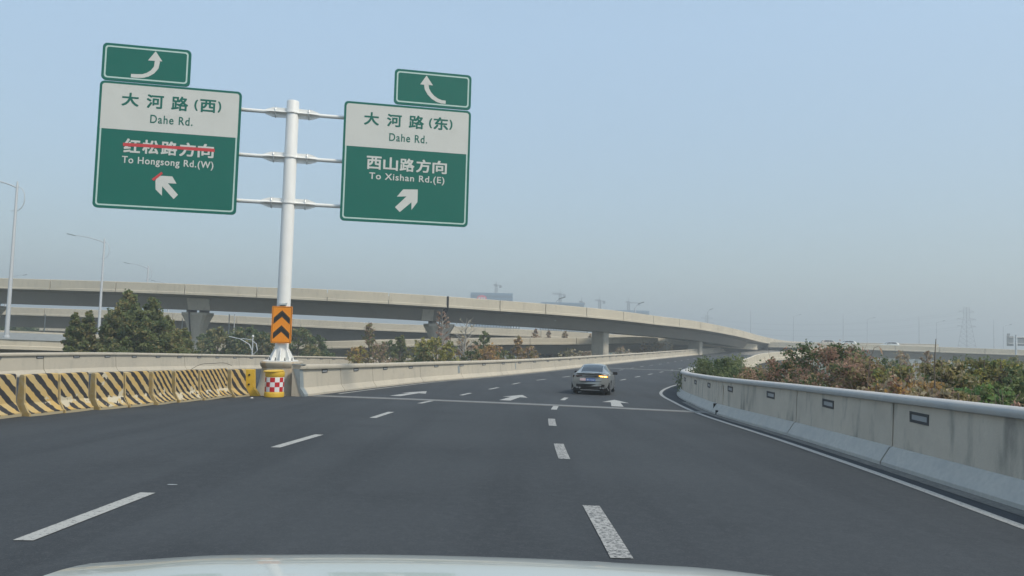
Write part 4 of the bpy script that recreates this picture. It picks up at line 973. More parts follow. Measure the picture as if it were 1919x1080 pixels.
    for w_ in wy:
        for sx in (-1, 1):
            q = MB(); q.lathe([(.06, -.11), (WR-.05, -.11), (WR-.01, -.085), (WR, -.05), (WR, .05), (WR-.01, .085), (WR-.05, .11), (.06, .11)], 28)
            o = q.build('wheel', M_['tyre'], root, smooth=True); o.rotation_euler = (0, R(90), 0); o.location = (sx*.80, w_, WR)
            q = MB()
            q.lathe([(.24, -.01), (.24, .008), (.215, .012), (.215, -.01)], 24, (0, 0, .105 if sx > 0 else -.105))
            for k in range(5):
                a = k*2*math.pi/5; q.box((math.cos(a)*.11, math.sin(a)*.11, .105 if sx > 0 else -.105), (.22, .05, .02), a)
            q.build('rim', M_['rim'], o)
            q = MB(); q.lathe([(WR+.07, -.09), (WR+.07, .03), (WR+.02, .03)], 24); q.build('wheel_housing', M_['plastic'], root).matrix_local = Matrix.Translation((sx*.74, w_, WR)) @ Matrix.Rotation(R(90), 4, 'Y')
    for sx in (-1, 1):
        q = MB(); q.loft([[(sx*(.86+a), .62+b, .98+c) for b, c in ((-.09, -.07), (.09, -.05), (.10, .05), (-.07, .08))] for a in (.02, .10, .24)]); q.tube([(sx*.86, .62, .92), (sx*.95, .62, .95)], .03, 6); fixn(q.build('wing_mirror', paint if kind != 'sedan' else M_['plastic'], root, bevel=.02))
    if kind == 'sedan' and detail:
        def rearpt(x, z):                                    # a point on the rear cap plane
            return (x, y0-.006-.0, z)
        def slab(name, poly, m, y=y0-.01, th=.04, curve=.10, parent=root):
            q = MB(); poly2 = poly; r1 = [(x, y+curve*(x/.8)**2*.9, z) for x, z in poly2]; r2 = [(x, p_[1]+th+.05, z) for (x, z), p_ in zip(poly2, r1)]
            q.loft([r1, r2]); return fixn(q.build(name, m, parent))
        # rear fascia shapes
        def strip_poly(xs, zt_, zb_): return [(x, zt_(x)) for x in xs]+[(x, zb_(x)) for x in xs[::-1]]
        xs = [-.86+1.72*k/16 for k in range(17)]
        # full rear panel, curved, painted
        slab('rear_panel', strip_poly(xs, lambda x: .985-.05*(x/.86)**4, lambda x: .44+.03*(x/.86)**2), paint, y=y0-.05, th=.06)
        slab('spoiler', strip_poly(xs, lambda x: 1.075-.055*(x/.86)**2, lambda x: 1.035-.06*(x/.86)**2), paint, y=y0-.10, th=.16, curve=.2)
        xs2 = [-.83+1.66*k/16 for k in range(17)]
        slab('light_bar', strip_poly(xs2, lambda x: .985-.035*(x/.86)**2, lambda x: .900-.02*(abs(x)/.86)**1-.05*max(0, (abs(x)-.42)/.42)), M_['plastic'], y=y0-.062, th=.06)
        for sx in (-1, 1):
            xl = [sx*(.40+.42*k/6) for k in range(7)]
            slab('tail_lamp', strip_poly(xl, lambda x: .955-.03*(x/.86)**2, lambda x: .915-.045*max(0, (abs(x)-.40)/.42)), M_['tail'] if sx < 0 else M_['amber'], y=y0-.072, th=.05)
        for a_, b_ in ((.46, .60), (.63, .77)):
            xl = [a_+(b_-a_)*k/3 for k in range(4)]
            slab('indicator_core', strip_poly(xl, lambda x: .945-.03*(x/.86)**2, lambda x: .895-.02*max(0, (abs(x)-.40)/.42)), M_['amber_hot'], y=y0-.082, th=.04)
        slab('boot_edge', strip_poly([-.52+1.04*k/8 for k in range(9)], lambda x: .675, lambda x: .655), M_['plastic'], y=y0-.056, th=.05)
        bp_ = slab('number_plate', [(-.20, .80), (.24, .80), (.24, .68), (-.20, .68)], M_['plate_blue'], y=y0-.085, th=.05, curve=0)
        me = text_mesh('豫A·V5050', .38, .078, .0); me.materials.append(M_['refl_white']); o = bpy.data.objects.new('lettering', me); C.objects.link(o); o.parent = bp_; o.rotation_euler = (R(90), 0, 0); o.location = (.02, y0-.088, .74)
        slab('sticker', [(-.49, .80), (-.22, .80), (-.22, .695), (-.49, .695)], M_['sticker'], y=y0-.085, th=.05, curve=0)
        slab('diffuser', strip_poly([-.90+1.8*k/16 for k in range(17)], lambda x: .54-.02*(x/.86)**2, lambda x: .20+.03*(x/.86)**2), M_['plastic'], y=y0-.065, th=.2)
        slab('diffuser_trim', strip_poly([-.46+.92*k/8 for k in range(9)], lambda x: .262+.01*(1-abs(x)/.5), lambda x: .242+.01*(1-abs(x)/.5)), M_['lens'], y=y0-.075, th=.05)
        for sx in (-1, 1):
            slab('side_vent', [(sx*.84, .66), (sx*.90, .60), (sx*.91, .36), (sx*.80, .42)], M_['plastic'], y=y0-.062, th=.12, curve=.12)
            slab('side_blade', [(sx*.74, .46), (sx*.86, .62), (sx*.88, .60), (sx*.80, .40), (sx*.90, .26), (sx*.86, .26)], paint, y=y0-.075, th=.06)
            for dx in (.50, .62):
                q = MB(); q.lathe([(.048, -.05), (.048, .05), (.036, .05), (.036, -.02), (.001, -.02)], 14); o = q.build('exhaust_tip', M_['chrome'], root); o.rotation_euler = (R(90), 0, 0); o.location = (sx*dx, y0-.05, .37)
            q = MB(); q.loft([[(sx*(.93+a), -.1+b, .66+c) for b, c in ((-.08, -.01), (.08, -.01), (.08, .01), (-.08, .01))] for a in (.0, .02)]); q.build('door_handle', M_['chrome'], root)
    elif kind != 'sedan' and detail:
        for sx in (-1, 1):
            q = MB(); q.box((sx*.72, y0-.02, .98), (.22, .08, .26)); q.build('tail_lamp', M_['red'], root)
    return root
def weld(o, lev=0, sm=50):
    import bmesh
    bm = bmesh.new(); bm.from_mesh(o.data); bmesh.ops.remove_doubles(bm, verts=bm.verts, dist=.0004); bmesh.ops.recalc_face_normals(bm, faces=bm.faces); bm.to_mesh(o.data); bm.free()
    o.data.polygons.foreach_set('use_smooth', [True]*len(o.data.polygons)); o.data.set_sharp_from_angle(angle=R(sm)); return o
cx_, cy_ = 4.33, 38.2
make_car('silver-grey fastback saloon with lit right indicator driving ahead in the right lane', M_['car_grey'], (cx_, cy_, zr(cx_, cy_)+.0), R(-11.5), pitch=-.012)
p = (93, 233)
make_car('white car far up the ramp near the merge', M_['car_white'], (p[0], p[1], zr(*p)), R(-50), kind='suv', detail=True)
s_ = vrp.s_at_px(1566)
def on_vr(px, w_, label, m, flip):
    s_ = vrp.s_at_px(px); q = ptr(s_, w_, -1.35+.50); t = vrp.tan(s_); make_car(label, m, q, math.atan2(-t[0], t[1])+(math.pi if flip else 0), kind='suv', detail=False)
M_['car_beige'] = mat('beige_car_paint', (.45, .40, .33), .35)
on_vr(1566, 4, 'pale beige car on the right viaduct, nearest to the merge', M_['car_beige'], False)
on_vr(1598, 4, 'white car on the right viaduct, second from the merge', M_['car_white'], True)
on_vr(1677, 4, 'white car on the right viaduct near its middle, only its roof showing', M_['car_white'], True)

# own car: bonnet, wings and nose of the white car the photographer sits in
own = empty('white_car_front', (-.10, .9, CZ-1.6), 0, 'white bonnet of the car the photo is taken from, along the bottom edge', 'car')
def hood_z(x, y):                                         # local: y from 0 (windscreen) to 1.1 (nose); height above road
    u = x/.9; crest = 1.150-.044*abs(u)**2.2
    f = crest-.10*max(0, (y-.45)/.65)**2.2*1.6-.015*((.45-y)/.45 if y < .45 else 0)
    return f
NX, NYY = 28, 22; q = MB(); vs = []
for j in range(NYY+1):
    for i in range(NX+1):
        x = -.80+1.6*i/NX; y = -.25+1.30*j/NYY*(1-.10*abs(x/.8)**3); z = hood_z(x, y)
        z += .003*math.exp(-((abs(x)-.55)/.10)**2)*(1 if y < .9 else .5); vs.append((x, y, z))
q.add(vs, [(j*(NX+1)+i, j*(NX+1)+i+1, (j+1)*(NX+1)+i+1, (j+1)*(NX+1)+i) for j in range(NYY) for i in range(NX)])
q.build('bonnet', M_['car_white'], own, smooth=60)
for sx in (-1, 1):
    q = MB(); vs = []
    for j in range(NYY+1):
        y = -.25+1.30*j/NYY
        row = [(.806, 0), (.86, -.025), (.90, -.09), (.925, -.22), (.93, -.45), (.92, -.62)]
        for (x, dz) in row: vs.append((sx*x*(1-.03*max(0, y-.6)), y*(1-.1 if True else 1), hood_z(.8, y)-.004+dz))
    n = 6; q.add(vs, [((j*n+i), (j*n+i+1), (j+1)*n+i+1, (j+1)*n+i)[::-1 if sx < 0 else 1] for j in range(NYY) for i in range(n-1)]); q.build('wing', M_['car_white'], own, smooth=60)
    q = MB(); q.loft([[(sx*a, .88+.14*(1-abs(a)/.9)+b, c) for b, c in ((0, .86), (.02, .98), (-.05, 1.02), (-.2, .98), (-.2, .86))] for a in (.45, .6, .75, .90)]); fixn(q.build('headlight', M_['glass'], own))
    q = MB(); q.lathe([(.06, -.11), (.30, -.11), (.35, -.06), (.35, .06), (.30, .11), (.06, .11)], 28); o = q.build('wheel', M_['tyre'], own, smooth=True); o.rotation_euler = (0, R(90), 0); o.location = (sx*.78, .25, .36)
q = MB(); q.loft([[(x, 1.04-.16*(abs(x)/.9)**2.5+b, c) for b, c in ((-.02, .98), (.03, .85), (.06, .6), (.05, .35), (-.1, .28), (-.3, .28), (-.3, .95))] for x in [-.9+1.8*k/16 for k in range(17)]]); fixn(q.build('front_bumper', M_['car_white'], own, smooth=50))

# ------------------------------------------------------------------ trees
def leaves_mesh(name, centers, size, mats, idx, parent, aspect=.62, droop=.3):
    n = len(centers); c = np.asarray(centers, float); s_ = size*(.6+.8*RNG.random(n))
    a = RNG.normal(size=(n, 3)); a[:, 2] -= droop; a /= np.linalg.norm(a, axis=1)[:, None]
    b = RNG.normal(size=(n, 3)); b -= (b*a).sum(1)[:, None]*a; b /= np.linalg.norm(b, axis=1)[:, None]
    nn = np.cross(a, b)
    A = a*s_[:, None]*.5; B = b*(s_*aspect*.5)[:, None]; N = nn*(s_*.12)[:, None]
    v = np.stack([c-A, c+B+N, c+A, c-B+N], 1).reshape(-1, 3)
    me = bpy.data.meshes.new(name); me.vertices.add(n*4); me.vertices.foreach_set('co', v.ravel())
    i0 = np.arange(n)*4; tri = np.stack([i0, i0+1, i0+2, i0, i0+2, i0+3], 1).reshape(-1)
    me.loops.add(n*6); me.loops.foreach_set('vertex_index', tri); me.polygons.add(n*2)
    me.polygons.foreach_set('loop_start', np.arange(n*2)*3); me.polygons.foreach_set('loop_total', np.full(n*2, 3))
    for m in mats: me.materials.append(m)
    me.polygons.foreach_set('material_index', np.repeat(idx, 2).astype(np.int32)); me.update(calc_edges=True)
    o = bpy.data.objects.new(name, me); C.objects.link(o); o.parent = parent; return o
def tree(name, label, x, y, H, cw, mats, wts, z0=0.0, crown_from=.25, leaf=.28, n=4000, shape='cone', dens=1.0, bark='bark', group=None, cat='tree', clump=.45, limbs=26, lean=0, seed=None):
    rr = random.Random(seed if seed is not None else int(x*37+y*91)); g_ = np.random.default_rng(abs(int(x*371+y*911)) % 99991)
    root = empty(name, (x, y, z0), 0, label, cat, group)
    q = MB(); pts = []; rad = []
    for k in range(7):
        u = k/6; pts.append((lean*H*u*u+.02*H*math.sin(u*5+x)*.4, .015*H*math.sin(u*4+y), H*.97*u)); rad.append(max(.015, (.018*H+.02)*(1-u)**.8+.01))
    q.tube(pts, rad, 7)
    def axis(u): return Vector((np.interp(u, [k/6 for k in range(7)], [p_[0] for p_ in pts]), np.interp(u, [k/6 for k in range(7)], [p_[1] for p_ in pts]), H*.97*u))
    def rad_at(u):                                       # crown radius against height fraction
        v = (u-crown_from)/(1-crown_from)
        if v < 0 or v > 1: return 0
        if shape == 'cone': return cw/2*(min(1, v*5)**.6)*(1-v)**.72*1.1
        if shape == 'oval': return cw/2*math.sin(math.pi*min(1, v*.93+.05))**.6
        if shape == 'column': return cw/2*(min(1, v*6)**.5)*(1-v**3)**.6
        return cw/2*(min(1, v*3)**.5)*(1-v**2)**.5
    cen = []; tips = []
    for k in range(limbs):
        u = crown_from+(1-crown_from)*((k+.5)/limbs)**.85*.97; a = k*2.4+rr.random(); r_ = rad_at(u)*(.65+.45*rr.random()); s0_ = axis(max(.05, u-.10*(cw/H))); e = axis(u)+Vector((math.cos(a)*r_, math.sin(a)*r_, r_*(.35+.3*rr.random())))
        e.z = min(e.z, H*1.0); mid = (s0_+e)/2+Vector((0, 0, .08*r_)); q.tube([s0_, mid, e], [.010*H*(1.1-u)+.008, .007*H*(1.1-u)+.006, .006], 5); tips.append((s0_, mid, e, r_))
        for j in range(2):
            f = .45+.25*j; b0 = s0_.lerp(e, f); a2 = a+rr.choice((-1, 1))*(.6+.4*rr.random()); e2 = b0+Vector((math.cos(a2), math.sin(a2), .5))*r_*.45; q.tube([b0, e2], [.005*H*(1.1-u)+.004, .004], 4); tips.append((b0, (b0+e2)/2, e2, r_*.6))
    q.build('trunk', M_[bark], root, smooth=60)
    if cat == 'shrub' and ('straw' in mats or 'brown' in mats):
        for k in range(4):
            a = rr.random()*6.28; b0 = Vector((0, 0, H*.72)); e = Vector((math.cos(a)*cw*.42*rr.random(), math.sin(a)*cw*.42*rr.random(), H*(.97+.05*rr.random()))); st_ = MB()
            st_.tube([b0, b0.lerp(e, .5)+Vector((.05, 0, .1)), e], [.012, .008, .004], 5); st_.build('stem', M_['stem'], root)
    if n:
        nc = len(tips)*3; cc = []
        for s0_, mid, e, r_ in tips:
            for f in (.55, .8, 1.0):
                cc.append(((mid.lerp(e, (f-.5)*2) if f > .5 else mid), clump*(cw*.09+r_*.52)*(.6+.7*rr.random())))
        if shape == 'cone' and n > 4000:
            for k in range(30):
                u = crown_from+(1-crown_from)*(k+.5)/30; cc.append((axis(u), rad_at(u)*.75+.05))
        P = np.array([tuple(c_[0]) for c_ in cc]); S = np.array([c_[1] for c_ in cc]); ids = g_.integers(0, len(cc), n)
        off = g_.normal(size=(n, 3)); off /= np.linalg.norm(off, axis=1)[:, None]; off *= (g_.random(n)**.45)[:, None]*S[ids][:, None]; off[:, 2] *= .8
        centers = P[ids]+off
        cm = g_.choice(len(mats), size=len(cc), p=np.array(wts)/sum(wts)); idx = cm[ids]; sw_ = g_.random(n) < .25; idx[sw_] = g_.choice(len(mats), size=sw_.sum(), p=np.array(wts)/sum(wts))
        o = leaves_mesh('crown', centers, leaf, [LF[m] for m in mats], idx, root); o['kind'] = 'stuff'
    return root
def tree_at(name, label, px, pyt, Y, cw, mats, wts, **k):
    p = at(px, pyt, Y); return tree(name, label, p.x, p.y, p.z-k.get('z0', 0), cw, mats, wts, **k)
gL = 'dense green trees at the left under the flyover'
G1 = (['green', 'dgreen', 'olive'], (6, 2, 2)); G2 = (['green', 'dgreen', 'olive'], (5, 1, 4))
for px, py, Y, cw, mm, lb_ in (
    (146, 577, 52, 2.8, G1, 'narrow bright green tree, leftmost of the dense clump'), (169, 574, 54, 2.8, G2, 'narrow green tree second from the left of the clump, beside the lamp pole'),
    (207, 580, 56, 3.4, G1, 'dark green tree directly behind the second lamp pole'), (241, 535, 54, 5.0, G2, 'tallest green tree with pointed brownish top in the clump'),
    (288, 549, 55, 4.6, G1, 'second tallest green tree, right of the pointed one'), (318, 584, 57, 4.0, G2, 'rounded green tree sloping down right of the clump'), (350, 608, 59, 3.3, G1, 'lowest green tree at the right end of the clump, before the flared pier'),
    (262, 560, 52, 4.2, G1, 'green tree filling the middle of the clump between the two tallest'), (225, 565, 53, 4.0, G2, 'green tree filling the clump left of the pointed one')):
    tree_at('broadleaf_tree', lb_, px, py, Y, cw, mm[0], mm[1], shape='cone', crown_from=.3, leaf=.21, n=13000, limbs=34, group=gL, clump=.5)
for px, py, Y, cw, mm, lb_ in (
    (410, 612, 84, 4.6, (['olive', 'green', 'dgreen'], (4, 3, 3)), 'olive green tree just right of the flared pier'), (385, 622, 86, 3.2, (['dgreen', 'green'], (4, 2)), 'small dark tree close beside the flared pier'),
    (463, 612, 84, 5.2, (['dgreen', 'green', 'olive'], (5, 3, 1)), 'dark green tree behind the low curved-arm lamp'), (492, 620, 82, 4.4, (['dgreen', 'olive'], (4, 2)), 'dark green tree just left of the chevron sign'),
    (562, 612, 90, 4.2, (['green', 'dgreen', 'olive'], (3, 3, 3)), 'green tree directly right of the chevron sign'), (592, 628, 92, 3.6, (['dgreen', 'green'], (4, 2)), 'low green tree right of the one beside the chevron sign'),
    (585, 655, 80, 4.0, (['olive', 'dgreen'], (3, 3)), 'low scrubby bush top behind the concrete barrier right of the sign pole'), (615, 659, 84, 3.0, (['green', 'dgreen'], (3, 3)), 'very low bush top right of the scrubby one')):
    tree_at('broadleaf_tree', lb_, px, py, Y, cw, mm[0], mm[1], shape='round', crown_from=.35, leaf=.30, n=2600, limbs=24, clump=.55)
for px, py, Y, cw, lb_ in ((10, 604, 150, 9, 'distant dark tree at the very left edge'), (36, 606, 152, 9, 'distant dark tree near the left edge, right of the lamp pole')):
    tree_at('broadleaf_tree', lb_, px, py, Y, cw, ['dgreen', 'green'], (4, 2), shape='round', crown_from=.3, leaf=.5, n=2200)
# autumn trees at the centre
mid = [
 ('conifer', 692, 597, 74, 3.6, ['brown', 'olive', 'green'], (4, 3, 2), 'cone', 1700, 'tall slender brownish conifer with a thin pointed top'),
 ('autumn_tree', 668, 645, 72, 3.6, ['yellow', 'orange'], (3, 3), 'round', 1500, 'low yellow-orange bush left of the slender conifer'),
 ('autumn_tree', 715, 640, 76, 3.0, ['brown', 'olive'], (3, 2), 'oval', 1000, 'thin brown shrub just right of the slender conifer'),
 ('broadleaf_tree', 752, 622, 80, 3.8, ['green', 'olive', 'dgreen'], (4, 3, 2), 'cone', 2600, 'green pointed tree left of the second pier'),
 ('broadleaf_tree', 728, 634, 82, 3.0, ['dgreen', 'green'], (4, 1), 'round', 1500, 'dark bluish green tree left of the pointed one'),
 ('autumn_tree', 788, 628, 78, 2.6, ['yellow', 'olive'], (2, 2), 'oval', 900, 'thin yellow tree in front of the second pier'),
 ('autumn_tree', 820, 632, 62, 4.4, ['yellow', 'olive', 'green'], (5, 3, 2), 'round', 3400, 'bright yellow-green bush below the second pier'),
 ('autumn_tree', 796, 640, 60, 3.2, ['olive', 'green', 'dgreen'], (4, 2, 2), 'round', 2000, 'olive bush left of the bright yellow-green one'),
 ('bare_tree', 830, 574, 80, 2.4, ['brown', 'rust'], (3, 2), 'column', 650, 'tall thin reddish tree with few leaves covering the pier'),
 ('bare_tree', 874, 590, 70, 3.6, ['straw'], (1,), 'oval', 130, 'pale bare birch with thin white branches'),
 ('broadleaf_tree', 906, 616, 76, 2.6, ['green', 'dgreen'], (3, 2), 'oval', 2000, 'round green tree crown above an orange bush'),
 ('autumn_tree', 868, 626, 78, 3.0, ['orange', 'brown', 'straw'], (3, 2, 2), 'round', 900, 'pale orange tree behind the bare birch'),
 ('autumn_tree', 912, 645, 66, 4.6, ['orange', 'brown', 'olive'], (5, 2, 1), 'round', 2800, 'orange bush below the round green crown'),
 ('broadleaf_tree', 882, 652, 64, 3.4, ['dgreen', 'olive'], (3, 2), 'round', 1500, 'dark green bush at the foot of the bare birch'),
 ('autumn_tree', 972, 622, 74, 3.4, ['orange', 'brown', 'olive'], (4, 3, 2), 'cone', 1700, 'feathery orange tree with pointed top at centre'),
 ('autumn_tree', 990, 645, 72, 3.4, ['brown', 'orange', 'olive'], (3, 2, 3), 'round', 1500, 'brownish bush right of the feathery orange tree'),
 ('broadleaf_tree', 945, 655, 74, 3.6, ['green', 'olive'], (3, 2), 'round', 1400, 'low green bush left of the feathery orange tree'),
 ('autumn_tree', 1003, 612, 139, 4.0, ['brown', 'orange', 'rust'], (3, 2, 1), 'cone', 900, 'reddish tree top in front of the railing, left of three'),
 ('autumn_tree', 1029, 614, 139, 2.8, ['brown', 'straw'], (3, 2), 'cone', 600, 'grey-brown thin tree top, middle of three by the railing'),
 ('autumn_tree', 1058, 616, 139, 3.6, ['straw', 'brown', 'orange'], (3, 2, 2), 'cone', 800, 'pale orange tree top, right of three by the railing'),
 ('autumn_tree', 1105, 622, 139, 2.6, ['straw', 'brown'], (2, 2), 'cone', 400, 'sparse pale tree top left of the rectangular pier'),
 ('autumn_tree', 1070, 655, 104, 5.0, ['olive', 'straw'], (2, 2), 'round', 900, 'pale low scrub behind the barrier left of the rectangular pier'),
 ('autumn_tree', 1100, 656, 104, 4.0, ['straw', 'brown'], (2, 2), 'round', 800, 'pale brown scrub beside the rectangular pier'),
 ('autumn_tree', 1228, 641, 140, 7.0, ['straw', 'orange', 'olive'], (3, 2, 1), 'round', 1200, 'pale straw-coloured tree between the third and fourth piers'),
 ('autumn_tree', 1205, 638, 138, 3.4, ['brown', 'orange'], (3, 2), 'cone', 600, 'brown slender tree beyond the rounded ramp end'),
 ('bare_tree', 1249, 636, 138, 4.0, ['straw'], (1,), 'round', 220, 'bare grey tree left of the fourth pier'),
 ('autumn_tree', 1165, 652, 112, 5.0, ['straw', 'brown', 'olive'], (2, 2, 1), 'round', 800, 'brown scrub right of the rectangular pier'),
]
for nm, px, py, Y, cw, mm, wt, shp, n_, lb_ in mid:
    tree_at(nm, lb_, px, py, Y, cw, mm, wt, shape=shp, crown_from=.3, leaf=.24 if Y < 100 else .34, n=n_, limbs=30 if nm != 'bare_tree' else 40, bark='pale_bark' if nm == 'bare_tree' else 'bark', clump=.42 if nm != 'bare_tree' else .25, cat='tree')

# shrubs and trees behind the right wall: planted on the low ground, tops level with the wall
rightt = [
 # px, pytop, Y, width, mats, wts, shape, n, leaf, label
 (1345, 670, 38, 3.9, ['dgreen', 'green'], (5, 3), 'round', 9500, .13, 'dense dark green shrub crown leaning over the wall nose'),
 (1318, 686, 43.5, 1.4, ['dgreen', 'green'], (3, 2), 'round', 3200, .11, 'small green sprawling shrub at the very tip of the wall'),
 (1383, 680, 33, 3.2, ['dgreen', 'green'], (4, 2), 'round', 3600, .12, 'dark green shrub right of the dense one'),
 (1425, 681, 29, 2.4, ['brown', 'rust', 'olive'], (4, 2, 3), 'round', 3300, .12, 'brownish-red shrub right of the dark green shrubs'),
 (1466, 662, 27, 2.6, ['rust', 'brown', 'dgreen', 'olive'], (2, 3, 3, 2), 'round', 4200, .13, 'rusty leaved shrub with airy top beside the far parapet'),
 (1500, 690, 21, 2.0, ['brown', 'dgreen', 'rust'], (3, 4, 2), 'round', 3300, .11, 'low brown and green shrub close behind the wall'),
 (1556, 643, 25, 3.2, ['dgreen', 'rust', 'brown', 'green'], (5, 2, 2, 1), 'oval', 6800, .13, 'tallest shrub with rusty top and dark green body'),
 (1590, 660, 22, 2.4, ['brown', 'rust', 'dgreen', 'olive'], (3, 2, 2, 3), 'round', 3600, .12, 'rust and brown shrub right of the tallest one'),
 (1625, 665, 21, 2.4, ['brown', 'olive', 'rust'], (3, 3, 2), 'round', 3400, .13, 'brown olive shrub behind the framed reflector'),
 (1665, 671, 20, 2.0, ['olive', 'green', 'yellow'], (4, 3, 2), 'round', 2800, .12, 'olive green shrub with orange foot'),
 (1640, 700, 17.5, 1.7, ['brown', 'straw', 'orange'], (3, 3, 2), 'round', 1700, .14, 'dry straw-coloured plant with long leaves, close to the wall'),
 (1697, 683, 18.5, .9, ['rust', 'orange'], (5, 2), 'round', 800, .12, 'small reddish ball-shaped shrub top'),
 (1712, 690, 17, 2.0, ['orange', 'rust', 'straw'], (3, 2, 3), 'round', 2300, .14, 'orange dry shrub left of the tall twig'),
 (1762, 657, 18, 2.0, ['olive', 'dgreen', 'straw'], (4, 3, 2), 'round', 3000, .13, 'olive shrub with long straw leaves around a tall twig'),
 (1745, 705, 15.5, 1.6, ['straw', 'brown', 'olive'], (4, 3, 2), 'round', 1500, .16, 'dry shrub with pale drooping leaves nearest the wall'),
 (1790, 712, 15, 1.5, ['brown', 'olive'], (3, 3), 'round', 1500, .13, 'low brown shrub between straw and green ones'),
 (1848, 657, 22, 2.0, ['green', 'yellow', 'olive'], (3, 2, 3), 'column', 2800, .12, 'upright yellow-green shrub, left one of a pair'),
 (1877, 660, 22, 1.8, ['green', 'olive', 'yellow'], (3, 3, 2), 'column', 2400, .12, 'upright yellow-green shrub, right one of a pair'),
 (1842, 702, 16, 2.0, ['fresh', 'green'], (4, 2), 'round', 3000, .12, 'fresh bright green low shrub'),
 (1905, 690, 17, 1.8, ['green', 'dgreen'], (3, 3), 'round', 2400, .12, 'green shrub at the right edge'),
 (1885, 728, 14, 1.3, ['brown', 'rust'], (3, 2), 'round', 900, .12, 'low brown shrub at the right edge by the wall'),
 (1800, 684, 26, 2.6, ['dgreen', 'green'], (4, 1), 'round', 2500, .14, 'dark bluish green shrub between olive and yellow-green ones'),
 (1940, 672, 20, 2.6, ['green', 'dgreen', 'olive'], (3, 3, 2), 'round', 3000, .13, 'green tree just beyond the right edge'),
]
for px, py, Y, cw, mm, wt, shp, n_, lf, lb_ in rightt:
    p = at(px, py, Y); H = p.z
    tree('shrub', lb_, p.x, p.y, H, cw, mm, wt, shape=shp, crown_from=max(.3, 1-3.2/H), leaf=lf*.8, n=int(n_*1.5), limbs=30, clump=.5, cat='shrub', group='autumn shrubs behind the right wall')
for px, py, Y, cw, mm, wt, lb_ in ((1695, 650, 60, 2.4, ['straw', 'rust'], (2, 1), 'sparse pale pinkish tree in front of the right viaduct'), (1735, 652, 62, 2.2, ['straw', 'brown'], (2, 2), 'sparse pale tree left of the tall twig'), (1820, 668, 70, 5, ['dgreen', 'green'], (3, 2), 'dark tree under the right viaduct'), (1660, 668, 72, 4, ['dgreen', 'olive'], (3, 2), 'dark tree beneath the right viaduct, left'), (1910, 668, 66, 5, ['green', 'olive'], (3, 2), 'green tree beneath the right viaduct at the edge')):
    tree_at('broadleaf_tree', lb_, px, py, Y, cw, mm, wt, shape='round', crown_from=.4, leaf=.22, n=900 if 'sparse' in lb_ else 2200, limbs=26, clump=.4)
# tall single twig and a hanging dry leaf stem
p = at(1752, 636, 16); q = MB(); q.tube([(0, 0, -1.4), (-.02, 0, -.6), (.02, 0, 0)], [.018, .014, .006], 6); o = q.build('twig', M_['bark'], loc=tuple(p)); tag(o, 'tall bare twig sticking up above the olive shrub', 'twig')
p = at(1640, 646, 16); tw = empty('dry_stem', (p.x, p.y, p.z-.9), 0, 'bent dry stem with one hanging leaf above the brown olive shrub', 'plant')
q = MB(); q.tube([(-.16, 0, 0), (-.12, 0, .55), (-.02, 0, .82), (.08, 0, .86)], [.01, .008, .006, .004], 5); q.build('stem', M_['bark'], tw)
q = MB(); q.add([(.08, 0, .86), (.15, .02, .80), (.17, 0, .66), (.12, -.01, .72)], [(0, 1, 2, 3)]); q.build('leaf', LF['brown'], tw)

# far scrub on the ground (nobody could count it)
cs = []; 
for i in range(9000):
    x = RNG.uniform(-160, 220); y = RNG.uniform(90, 330); cs.append((x, y, abs(RNG.normal(0, .9))))
o = leaves_mesh('undergrowth', cs, 1.1, [LF['olive'], LF['straw'], LF['dgreen']], RNG.integers(0, 3, len(cs)), None); tag(o, 'low tangled undergrowth on the ground below the flyovers', 'undergrowth', kind='stuff')
cs = []
for i in range(9000):
    x = RNG.uniform(-900, 1100); y = RNG.uniform(420, 700); cs.append((x, y, RNG.uniform(0, 4.5)+1.0*math.sin(x*.05)))
o = leaves_mesh('distant_woods', cs, 5, [LF['dgreen'], LF['olive'], LF['green']], RNG.integers(0, 3, len(cs)), None, aspect=.8); tag(o, 'hazy far belt of woods at the horizon', 'woods', kind='stuff')

# ------------------------------------------------------------------ far buildings, cranes, pylons
def block(pxa, pxb, pyt, Y, label, floors=True, logo=False):
    a = at(pxa, pyt, Y); b = at(pxb, pyt, Y); W = b.x-a.x; H = a.z
    root = empty('office_block', ((a.x+b.x)/2, Y, 0), 0, label, 'building')
    q = MB(); q.box((0, 12, H/2), (W, 24, H)); q.build('wall', M_['bluegrey'], root)
    for k in range(int(H/3.6)):
        q = MB(); q.box((0, -.05, 2+3.6*k), (W*.97, .3, 1.9)); q.build('window_band', M_['facade'], root)
    if logo:
        q = MB(); e = [(3.0*4/3*math.cos(t_), 2.6*math.sin(t_)) for t_ in np.linspace(0, 2*math.pi, 17)[:-1]]
        q.loft([[(-W*.5+W*.27+x*1.0, yy, H-4.6+z) for x, z in e] for yy in (-.7, -.2)]); lg_ = fixn(q.build('logo_sign', M_['logo'], root)); lg_['label'] = 'faded red oval logo sign'
        for k in range(3):
            q = MB(); q.box((-W*.5+W*.27-2+2*k, -.75, H-4.6), (1.2, .08, 1.7)); q.build('logo_letter', M_['refl_white'], lg_)
        for k in (0, 1):
            q = MB(); q.box((W*.24+5*k, -.4, H-8), (2.2, .2, 2.4)); q.build('sign_letter', M_['refl_white'], root)
    return root
M_['logo'] = mat('logo_red', (.75, .06, .10), .5)
block(882, 961, 549, 600, 'long blue-grey building with a red logo above the flyover', logo=True)
block(1015, 1095, 567, 640, 'second blue-grey block, low above the flyover parapet')
block(1155, 1217, 582, 700, 'third and faintest blue-grey block, right of the others')
